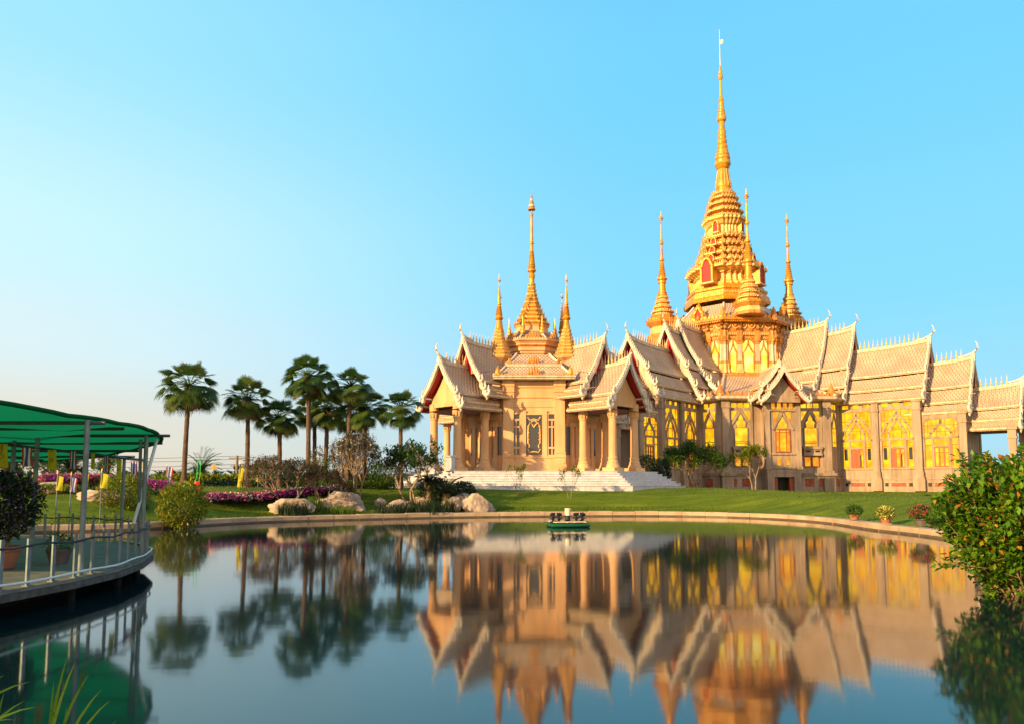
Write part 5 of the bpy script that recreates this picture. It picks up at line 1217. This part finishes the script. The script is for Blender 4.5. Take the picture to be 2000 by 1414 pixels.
rock(10, .95, .6, .42, 90, 1028, 32, 'flat pale boulder behind the deck railing, left one'); rock(11, 1.15, .6, .5, 190, 1030, 31.2, 'flat pale boulder behind the deck railing, beside the yellow-green bush')

# turf: short blades over the visible lawn
random.seed(15); tf = MB()
for i in range(52000):
    x = rnd(-24, 34); y = rnd(27, 66)
    if random.random() < .35: 
        j = random.randrange(1, 21); a = Vector(SHORE[j]); b_ = Vector(SHORE[j - 1]); q = a.lerp(b_, random.random()); x, y = q.x + rnd(-.5, .5), q.y + rnd(.35, 2.2)
    d = shore_dist(x, y)
    if d < .42: continue
    if math.hypot(x - PX, y - PYW) < 11.5: continue
    z = ground_z(x, y, d); h = rnd(.03, .085) * (1.7 if d < .8 else 1); a = rnd(0, 3.14); c_, s_ = math.cos(a) * .03, math.sin(a) * .03
    tf.rv = random.random(); tf.face([(x - c_, y - s_, z - .02), (x + c_, y + s_, z - .02), (x + rnd(-.04, .04), y + rnd(-.04, .04), z + h)], TURF)
o = tf.build('lawn_grass'); tag(o, 'short mown grass of the lawn round the pond', 'grass', kind='stuff')
# ------------------------------------------------------------------ DECK AND GREEN CANOPY
PIPE = mat('galvanised pipe', (.19, .235, .25), .5, (.12, .155, .17), 5, metal=.5); PIPED = mat('dark pipe', (.06, .065, .07), .5)
NETG = leafmat('green shade net', (.004, .17, .06), (.006, .24, .09), .68, .7)
DECKM = mat('deck boards', (.17, .175, .15), .8, (.11, .115, .10), 3, bump=.4, bscale=5); EDGEB = mat('deck edge board', (.10, .095, .085), .85, (.05, .05, .045), 8); EDGE = mat('dark float edge', (.018, .018, .02), .95, spec=.05)
WPIPE = mat('white pipe', (.62, .66, .70), .4); ROPE = mat('black hose', (.03, .03, .035), .6); DPOT = POT
DZ = .35
NOSE = [(-6.9, 6.2), (-6.55, 8.0), (-6.32, 9.2), (-6.18, 10.6), (-6.22, 11.9), (-6.5, 13.2), (-7.0, 14.6), (-7.8, 15.9), (-9.0, 17.2), (-10.6, 18.2), (-12.5, 18.9)]
LEFT = [(-22, 19.4), (-22, 5.4), (-9, 5.4)]
def along(pts, step):
    out = []; acc = 0
    for a, b in zip(pts, pts[1:]):
        a, b = Vector(a), Vector(b); L = (b - a).length; t = step - acc
        while t < L: out.append((a.lerp(b, t / L), (b - a).normalized())); t += step
        acc = (acc + L) % step
    return out
d = MB(); d.prism(NOSE + LEFT, DZ - .05, DZ, DECKM)
d.prism([(x + .04, y) for x, y in NOSE] + LEFT, DZ - .14, DZ - .054, EDGEB); d.prism([(x - .75, y - .25) for x, y in NOSE] + LEFT, -.25, DZ - .144, EDGE)
for p_, t_ in along(NOSE, 1.6): d.lathe([(.06, -.5), (.06, DZ - .145)], EDGE, 8, c=(p_.x - .2, p_.y))
o = d.build('floating_deck'); tag(o, 'grey floating deck with a rounded end under the green canopy', 'deck')
def zed(pts, z): return [(x, y, z) for x, y in pts]
INN = [(x - .06, y) for x, y in NOSE]
root = empty('deck_railing', (-6.3, 11, DZ)); O = Vector((-6.3, 11, DZ)); root.location = O
def rel(pts): return [Vector(p) - O for p in pts]
for p, t in along(INN, .46):
    q = MB(); h = .62 + .02 * math.sin(p.y * 7); q.M = Matrix.Translation(Vector((p.x, p.y, DZ)) - O) @ Matrix.Rotation(math.atan2(t.y, t.x), 4, 'Z'); q.box(-.03, .03, -.012, .012, -.05, h, PIPE); q.box(-.05, .05, -.04, .04, -.02, .012, PIPE); q.build('post', root)
q = MB(); q.tube(rel([(p.x + .03, p.y, DZ + .52 + .018 * math.sin(i * 1.57)) for i, (p, t) in enumerate(along(INN, .28))]), .016, ROPE, 6); q.build('rail', root)
q = MB(); q.tube(rel([(p.x + .07, p.y, DZ + .07 + .01 * math.sin(i * .9)) for i, (p, t) in enumerate(along(INN, .28))]), .016, WPIPE, 8); q.build('pipe', root)
tag(root, 'railing of flat grey bars along the deck edge with a white pipe at its foot', 'railing')
# canopy
root = empty('shade_canopy', (-9, 13, DZ)); O = Vector((-9, 13, DZ))
CAN = [(-7.3, 6.6), (-6.75, 8.6), (-6.45, 10.0), (-6.3, 11.2), (-6.38, 12.6), (-6.62, 13.8), (-6.85, 14.5), (-7.4, 15.6), (-8.7, 17.1), (-10.9, 19.2), (-14, 20.8), (-22, 21.6), (-22, 6.0)]
ctr = Vector((-14.5, 13.5)); rings = []; R_ = 7
fine = []
for a, b in zip(CAN, CAN[1:] + CAN[:1]):
    for t in (0, .25, .5, .75): fine.append(Vector(a).lerp(Vector(b), t))
def canz(x, y): return 2.66 - .10 * sstep(13, 15, y) - .24 * sstep(15, 21, y) + .18 * sstep(11, 7, y)
for i in range(R_ + 1):
    t = 1 - .98 * i / R_; rg = []
    for j, p in enumerate(fine):
        q = ctr.lerp(p, t); sag = .07 * math.sin(q.x * 2.2) * math.sin(q.y * 1.9) - .05 * (1 if i else 0)
        rg.append(Vector((q.x, q.y, canz(q.x, q.y) + (sag if i else 0) - (.012 if j % 4 == 2 and i == 0 else 0))) - O)
    rings.append(rg)
net = MB(); net.rv = .5; net.grid(rings, NETG, closed=True); net.build('net', root)
hem = MB(); hem.rv = .1; hem.tube(rings[0] + rings[0][:1], .035, NETG, 6); hem.build('hem', root)
def bar(name, a, b, r, m=PIPE): q = MB(); q.tube([Vector(a) - O, Vector(b) - O], r, m, 8); return q.build(name, root)
for (x, y, zt) in ((-6.28, 10.95, 2.62), (-6.78, 13.75, 2.58), (-9.55, 18.3, 2.36), (-9.4, 14.0, 2.5), (-8.45, 13.2, 2.5), (-12.0, 11.0, 2.5), (-12.5, 17.5, 2.4)):
    bar('post', (x, y, DZ), (x, y, zt), .04)
bar('brace', (-6.95, 13.75, .95), (-6.85, 14.3, 2.54), .03, WPIPE); bar('brace', (-6.98, 14.0, .6), (-6.86, 13.7, 2.5), .03)
for (y, x1, z) in ((11.0, -6.05, 2.58), (13.85, -6.40, 2.58), (14.9, -7.03, 2.50), (18.2, -9.25, 2.36), (16.5, -8.3, 2.42), (12.4, -6.5, 2.60)): bar('crossbar', (-20, y, z - .0), (x1, y, z), .028, PIPED)
for x in (-9.4, -12.0): bar('crossbar', (x, 7, 2.56), (x, 19.0, 2.30), .028, PIPED)
tag(root, 'green shade net canopy on grey pipe posts over the deck at the left', 'canopy')
# flags on strings under the canopy
FY = leafmat('yellow cloth', (.60, .48, .02), (.60, .50, .03), .4, .8); FRD = leafmat('red cloth', (.50, .05, .06), (.5, .05, .06), .4, .8); FWH = leafmat('white cloth', (.7, .7, .72), (.7, .7, .72), .4, .8); FBL = leafmat('blue cloth', (.07, .08, .32), (.07, .08, .32), .4, .8); FSEAL = leafmat('gold emblem', (.45, .25, .03), (.45, .25, .03), .3, .8)
def cloth_flag(name, thai, W_, H, label, group, seal=True, cat='flag'):
    """a hanging flag; the Thai one has five upright stripes, the yellow one a round emblem"""
    root = empty(name); q = MB(); n = 10; 
    def pt(u, v, o=0): return (W_ * (u - .5) + .05 * W_ * v, .12 * W_ * math.sin(u * 5 + v * 2.5) * (.3 + v) + o, -H * v + .02 * H * math.sin(u * 4))
    st = [(0, .17, FRD), (.17, .34, FWH), (.34, .66, FBL), (.66, .83, FWH), (.83, 1, FRD)] if thai else [(0, 1, FY)]
    for a, b, m in st:
        k = 3 if thai else 8; q.grid([[pt(a + (b - a) * i / k, v / n) for i in range(k + 1)] for v in range(n + 1)], m)
    q.build('cloth', root)
    if not thai and seal:
        e = MB(); rad = .26 * W_; hub = pt(.5, .55, -.008)
        for i in range(14):
            a, b = 6.283 * i / 14, 6.283 * (i + 1) / 14; P = lambda t: (hub[0] + rad * math.cos(t), hub[1], hub[2] + rad * math.sin(t))
            e.face([P(a), P(b), (hub[0] + .6 * rad * math.cos(b), hub[1], hub[2] + .6 * rad * math.sin(b)), (hub[0] + .6 * rad * math.cos(a), hub[1], hub[2] + .6 * rad * math.sin(a))], FSEAL)
        e.lathe([(rad * .1, -.5 * rad), (rad * .4, 0), (.01, rad * .5)], FSEAL, 5); 
        e.v[-15:] = [Vector((v.x + hub[0], (v.y) * .1 + hub[1], v.z + hub[2])) for v in e.v[-15:]]
        e.build('emblem', root)
    tag(root, label, cat, group); return root
row1 = [(4, 866, 0, 12, 'leftmost hanging flag, plain yellow, cut by the picture edge', .20, .38), (53, 874, 1, 12, 'large striped red, white and blue flag above the violet flower pot', .18, .30), (102, 878, 0, 12.5, 'yellow flag with round emblem right of the large striped flag', .15, .33), (143, 881, 1, 14, 'striped flag just left of the tall front post', .13, .33), (182, 884, 0, 15, 'yellow flag half hidden by the tall front post', .08, .32), (208, 890, 1, 17, 'narrow striped flag right of the tall front post', .11, .36), (233, 896, 0, 18, 'long yellow flag between two striped ones right of the front post', .13, .47), (262, 900, 1, 19, 'faded striped flag behind the rear canopy post', .17, .34), (284, 902, 0, 20, 'last yellow flag on the string next to the leaning brace', .16, .40)]
for px, py, th, Y, lb, W_, H in row1:
    o = cloth_flag('hanging_flag', th, W_, H, lb, 'flags hung under the canopy'); o.location = at(px, py, Y)
q = MB(); q.tube([at(px, py - 1, Y) for px, py, th, Y, *r in [(-60, 862, 0, 12)] + row1 + [(300, 900, 0, 20.5)]], .006, ROPE, 4); o = q.build('flag_string'); tag(o, 'thin string the flags hang from under the canopy', 'string')
def pole_flag(px, y0, y1, Y, thai, W_, H, label, drop=0, group='flags on poles in the garden'):
    P = at(px, y1, Y); gz = ground_z(P.x, P.y); root = cloth_flag('flag_on_pole', thai, W_, H, label, group, seal=False); zt = at(px, y0, Y).z
    root.location = (P.x, P.y, zt)
    for ch in [c for c in bpy.data.objects if c.parent == root]: ch.location.x = W_ * .5 * .8; ch.location.z = -drop; ch.rotation_euler = (0, R(6), 0)
    m = MB(); m.tube([(0, 0, .1), (0, 0, gz - zt - .1)], .018, PIPE, 5); m.lathe([(.03, .1), (.02, .16), (.003, .22)], GOLD, 5); m.build('pole', root)
for a in ((109, 930, 1000, 24, 0, .22, .45, 'orange yellow flag on a pole above the violet flowers'), (136, 933, 1000, 24, 1, .22, .45, 'striped flag on a pole left of the tall front post'), (163, 925, 1010, 22, 0, .12, .36, 'narrow yellow flag on a bamboo pole left of the tall front post'), (196, 925, 990, 26, 0, .26, .5, 'orange yellow flag on a pole seen right of the tall front post'),
          (324, 912, 962, 45, 1, .45, 1.1, 'drooping red and white striped flag on a pole left of the first palm'), (467, 908, 970, 40, 0, .26, 1.2, 'tall yellow flag beside the power pole'), (503, 903, 968, 43, 0, .25, 1.1, 'yellow flag on a pole left of the twiggy trees'), (655, 925, 965, 48, 1, .5, 1.0, 'striped flag half hidden behind the twiggy trees')): pole_flag(*a)
# pots on the deck
random.seed(12)
root = empty('potted_plant', (-8.05, 11.7, DZ)); p = MB(); p.lathe([(.24, 0), (.27, .03), (.33, .26), (.36, .30), (.36, .36), (.31, .36), (.30, .28)], POT, 20); p.build('pot', root)
s = MB(); tips = []
for i in range(26):
    a = rnd(0, 6.28); s.tube([(math.cos(a) * .12, math.sin(a) * .12, .28), (math.cos(a) * .25, math.sin(a) * .25, .6), (math.cos(a) * rnd(.2, .5), math.sin(a) * rnd(.2, .5), rnd(.8, 1.1))], [.012, .009, .004], BARKL, 4)
s.build('stem', root); f = MB(); leafblob(f, (0, 0, .98), .64, .6, .52, 3200, .085, .045, DARKL, .3); f.build('foliage', root); f = MB(); leafblob(f, (0, 0, 1.05), .66, .62, .5, 1100, .06, .05, FLOWV, .7); f.build('blossom', root)
tag(root, 'large potted shrub with violet flowers standing on the deck at the left edge', 'potted plant')
root = empty('potted_plant', (-7.6, 12.6, DZ)); p = MB(); p.lathe([(.13, 0), (.17, .15), (.2, .22), (.2, .25), (.16, .25)], POTD, 14); p.build('pot', root); f = MB(); leafblob(f, (0, 0, .35), .2, .2, .16, 160, .09, .04, TREEL, .2); f.build('foliage', root); tag(root, 'small dark pot behind the large violet flower pot on the deck', 'potted plant')
# paddle aerator on the pond
GRN = mat('green float', (.008, .075, .035), .35); BLK = mat('black plastic', (.025, .025, .03), .45); CREAM = mat('cream cover', (.70, .58, .42), .5)
P = at(1109, 1026, 30.2); root = empty('paddle_aerator', (P.x, P.y, 0), R(12))
for y in (-.42, .0, .42):
    q = MB(); q.tube([(-.80, y, .06), (-.72, y, .08), (.72, y, .08), (.80, y, .06)], [.04, .085, .085, .04], GRN, 10); q.build('float', root)
q = MB()
for x in (-.6, -.15, .15, .6): q.box(x - .02, x + .02, -.5, .5, .19, .215, CREAM)
q.box(-.72, .6, -.44, -.40, .20, .235, CREAM); q.box(-.72, .72, .40, .44, .20, .235, CREAM); q.build('frame', root)
for x in (-.62, -.36, .36, .62):
    q = MB(); q.M = Matrix.Translation((x, 0, .32)); q.tube([(-.06, 0, 0), (.06, 0, 0)], .04, BLK, 8)
    for k in range(7):
        a = 6.283 * k / 7 + x; c_, s_ = math.cos(a), math.sin(a); q.M = Matrix.Translation((x, 0, .32)) @ Matrix.Rotation(a, 4, 'X'); q.box(-.015, .015, -.012, .012, 0, .17, BLK); q.box(-.085, .085, -.012, .02, .14, .26, BLK)
    q.build('paddle_wheel', root)
q = MB(); q.tube([(-.72, 0, .32), (.72, 0, .32)], .018, PIPE, 6); q.build('axle', root)
q = MB(); q.lathe([(.10, .2), (.105, .44), (.09, .46)], BLK, 16); q.build('motor', root); q = MB(); q.lathe([(.115, .46), (.118, .68), (.125, .69), (.125, .73), (.10, .745)], CREAM, 18); q.build('motor_cover', root)
tag(root, 'green paddle wheel aerator with a cream motor cover floating on the pond', 'aerator')
# ------------------------------------------------------------------ FAR BACKGROUND
WOODP = mat('weathered post', (.20, .15, .11), .85); 
P = at(461, 962, 82); gz = ground_z(P.x, P.y); zt = at(461, 889, 82).z; root = empty('power_pole', (P.x, P.y, gz)); q = MB(); q.tube([(0, 0, -.3), (0, 0, zt - gz)], [.20, .14], WOODP, 8); q.build('pole', root)
q = MB(); q.box(-.9, .9, -.06, .06, zt - gz - .35, zt - gz - .22, WOODP); q.box(-.7, .7, -.06, .06, zt - gz - 1.2, zt - gz - 1.08, WOODP); q.build('crossarm', root); tag(root, 'wooden power pole with cross arms behind the second palm', 'power pole')
q = MB()
for (ya, yb, yc) in ((884, 890, 906), (893, 896, 912), (903, 906, 916), (910, 913, 921), (917, 919, 926)):
    A, B, C_ = at(-40, ya - 2, 90), at(461, yb, 82), at(900, yc, 95)
    for a, b in ((A, B), (B, C_)): q.tube([a.lerp(b, t / 8) - Vector((0, 0, .5 * math.sin(math.pi * t / 8))) for t in range(9)], .022, ROPE, 4)
o = q.build('power_lines'); tag(o, 'thin dark power lines strung across the sky behind the palms', 'cable')
LAMPG = bpy.data.materials.new('lamp glow'); LAMPG.use_nodes = True; lp = LAMPG.node_tree.nodes['Principled BSDF']; lp.inputs['Base Color'].default_value = (.2, .06, .01, 1); lp.inputs['Emission Color'].default_value = (1, .27, .02, 1); lp.inputs['Emission Strength'].default_value = .75
P = at(416, 950, 55); gz = ground_z(P.x, P.y); h = at(416, 916, 55).z - gz; root = empty('garden_lamp', (P.x, P.y, gz)); q = MB(); q.tube([(0, 0, -.1), (0, 0, h)], .045, PIPE, 6); q.tube([(0, 0, h * .9), (.14, 0, h * .98), (.22, 0, h)], .02, PIPE, 5); q.build('pole', root); q = MB(); q.lathe([(.05, h - .02), (.17, h + .06), (.19, h + .18), (.13, h + .3), (.02, h + .36)], LAMPG, 12); q.build('lamp_globe', root); tag(root, 'lit orange garden lamp on a pole right of the first palm', 'lamp')
GL = bpy.data.materials.new('green lens flare'); GL.use_nodes = True; lp = GL.node_tree.nodes['Principled BSDF']; lp.inputs['Base Color'].default_value = (.01, .1, .02, 1); lp.inputs['Emission Color'].default_value = (.005, .75, .06, 1); lp.inputs['Emission Strength'].default_value = .45
RL = bpy.data.materials.new('red light'); RL.use_nodes = True; lp = RL.node_tree.nodes['Principled BSDF']; lp.inputs['Base Color'].default_value = (.2, .01, .005, 1); lp.inputs['Emission Color'].default_value = (1, .03, .005, 1); lp.inputs['Emission Strength'].default_value = .4
P = at(384, 958, 34); root = empty('light_ornament', (P.x, P.y, ground_z(P.x, P.y))); z0 = at(384, 958, 34).z - root.location.z; z1 = at(384, 940, 34).z - root.location.z; z2 = at(384, 896, 34).z - root.location.z
q = MB(); q.lathe([(.06, z0), (.13, z0 + .06), (.15, z0 + .16), (.10, z0 + .27), (.13, z0 + .34), (.12, z1), (.05, z1 + .03)], RL, 14); q.build('lantern', root)
q = MB()
for s_ in (-1, 1): q.tube([(s_ * .09, 0, z1), (s_ * .07 + .05, 0, z1 + .25), (s_ * .07 + .06, 0, z1 + .6), (s_ * .06 + .07, 0, z2)], .014, GL, 5)  # streaks of lens flare, built as glowing green tubes
q.build('flare_streak', root); q = MB(); q.tube([(0, 0, -.1), (0, 0, z0)], .02, PIPED, 5); q.build('pole', root); tag(root, 'red lantern with two upright green lens flare streaks above the round bush', 'lantern')
# date palms and trees beyond the garden
def date_palm(seed, H, FLn, label):
    random.seed(seed); root = empty('date_palm'); t = MB(); t.tube([(0, 0, -.2), (0, 0, H * .5), (0, 0, H)], [.28, .24, .26], PTRUNK, 8); t.build('trunk', root); c = MB()
    for i in range(44):
        az = i * 2.4; el = R(rnd(-15, 80)); d = Vector((math.cos(el) * math.cos(az), math.cos(el) * math.sin(az), math.sin(el))); p = Vector((0, 0, H)); L = FLn * rnd(.85, 1.1); tone = rnd(0, .7)
        for k in range(10):
            q_ = p; d = (d + Vector((0, 0, -.13))).normalized(); p = p + d * L / 10; sd_ = d.cross(Vector((0, 0, 1))); sd_.normalize(); c.rv = tone
            for e in (-1, 1):
                for u in (0, .5): c.leaf(q_.lerp(p, u), sd_ * e + d * .8 + Vector((0, 0, .1)), Vector((0, 0, 1)), L * .2, .06, PALML)
    c.build('crown', root); tag(root, label, 'palm tree'); return root
for px, py, Y, FL, s, lb in ((393, 918, 62, 2.0, 101, 'bushy date palm beside the lit orange lamp'), (140, 915, 44, 1.9, 102, 'arching date palm seen under the canopy behind the flags'), (15, 905, 42, 2.2, 103, 'date palm at the far left edge behind the deck')):
    P = at(px, py, Y); gz = ground_z(P.x, P.y); o = date_palm(s, P.z - gz, FL, lb); o.location = (P.x, P.y, gz)
def far_tree(px, ytop, wpx, Y, seed, lm, label, group='trees beyond the garden'):
    random.seed(seed); P = at(px, 945, Y); gz = ground_z(P.x, P.y); H = at(px, ytop, Y).z - gz; W_ = wpx * Y / FPX; root = empty('tree', (P.x, P.y, gz)); t = MB(); c = MB()
    t.tube([(0, 0, -.3), (.1, 0, H * .3), (0, 0, H * .7)], [.03 * H, .025 * H, .01 * H], BARK, 7)
    for i in range(12):
        a = rnd(0, 6.28); q_ = rnd(.1, .8); x, y = math.cos(a) * q_ * W_ / 2, math.sin(a) * q_ * W_ / 2; z = H * rnd(.45, .86); t.tube([(0, 0, H * .3), (x * .6, y * .6, z * .85), (x, y, z)], [.012 * H, .007 * H, .003 * H], BARK, 4); r = W_ * rnd(.15, .24)
        leafblob(c, (x, y, z), r * 1.25, r * 1.25, min(r, H * .2), 170, r * .38, r * .2, lm, .3)
    t.build('trunk', root); c.build('crown', root); tag(root, label, 'tree', group)
for a in ((330, 921, 62, 120, 111, DARKL, 'dark broad tree on the horizon left of the first palm'), (385, 924, 50, 125, 112, DARKL, 'dark tree behind the bushy date palm'), (432, 932, 40, 125, 113, DARKL, 'low dark tree on the horizon right of the lamp'), (210, 872, 55, 75, 114, TREEL, 'tall loose tree behind the canopy posts'), (260, 930, 60, 110, 115, DARKL, 'low dark tree seen between the rear canopy posts'),
          (30, 860, 80, 60, 116, YGRN, 'yellow-green tree under the canopy at the far left'), (95, 880, 50, 66, 117, TREEL, 'green tree behind the hanging yellow flag'), (488, 922, 36, 52, 118, TREEL, 'small dense tree at the foot of the second palm'), (540, 930, 40, 62, 119, TREEL, 'small green tree behind the left twiggy tree'), (590, 928, 50, 70, 120, TREEL, 'small green tree at the foot of the palm cluster'), (640, 930, 50, 72, 121, DARKL, 'dark tree between the trunks of the palm cluster'),
          (700, 925, 56, 70, 122, DARKL, 'dark tree behind the tall twiggy tree'), (745, 928, 50, 74, 123, TREEL, 'green tree left of the rightmost palm'), (800, 930, 46, 76, 124, TREEL, 'green tree behind the plumeria')): far_tree(*a)
random.seed(33)
strip('shrub_border', [onground(300, 952, 54), onground(420, 952, 54), onground(470, 952, 55)], 1.5, .85, 2600, YGRN, .34, 'bright broad-leaved border plants at the foot of the first palm', 'shrub border')
strip('shrub_border', [onground(480, 952, 55), onground(600, 952, 57), onground(760, 950, 60)], 1.5, .85, 3200, TREEL, .3, 'mixed green border plants behind the palm trunks', 'shrub border')
wd = MB()
for i in range(900):
    t = rnd(-1, 1); Y = rnd(240, 300); x = -260 + 620 * (t + 1) / 2; h = 4.5 + 3.5 * noise.noise(Vector((x * .03, 0, 5))) + rnd(-1, 1); 
    for _ in range(5): wd.rv = random.random(); wd.leaf(Vector((x + rnd(-3, 3), Y, 1 + h * rnd(0, 1))), rdir(), Vector((0, 0, 1)), 3.4, 2.4, DARKL)
o = wd.build('far_wood'); tag(o, 'dark far wood along the horizon', 'wood', kind='stuff')
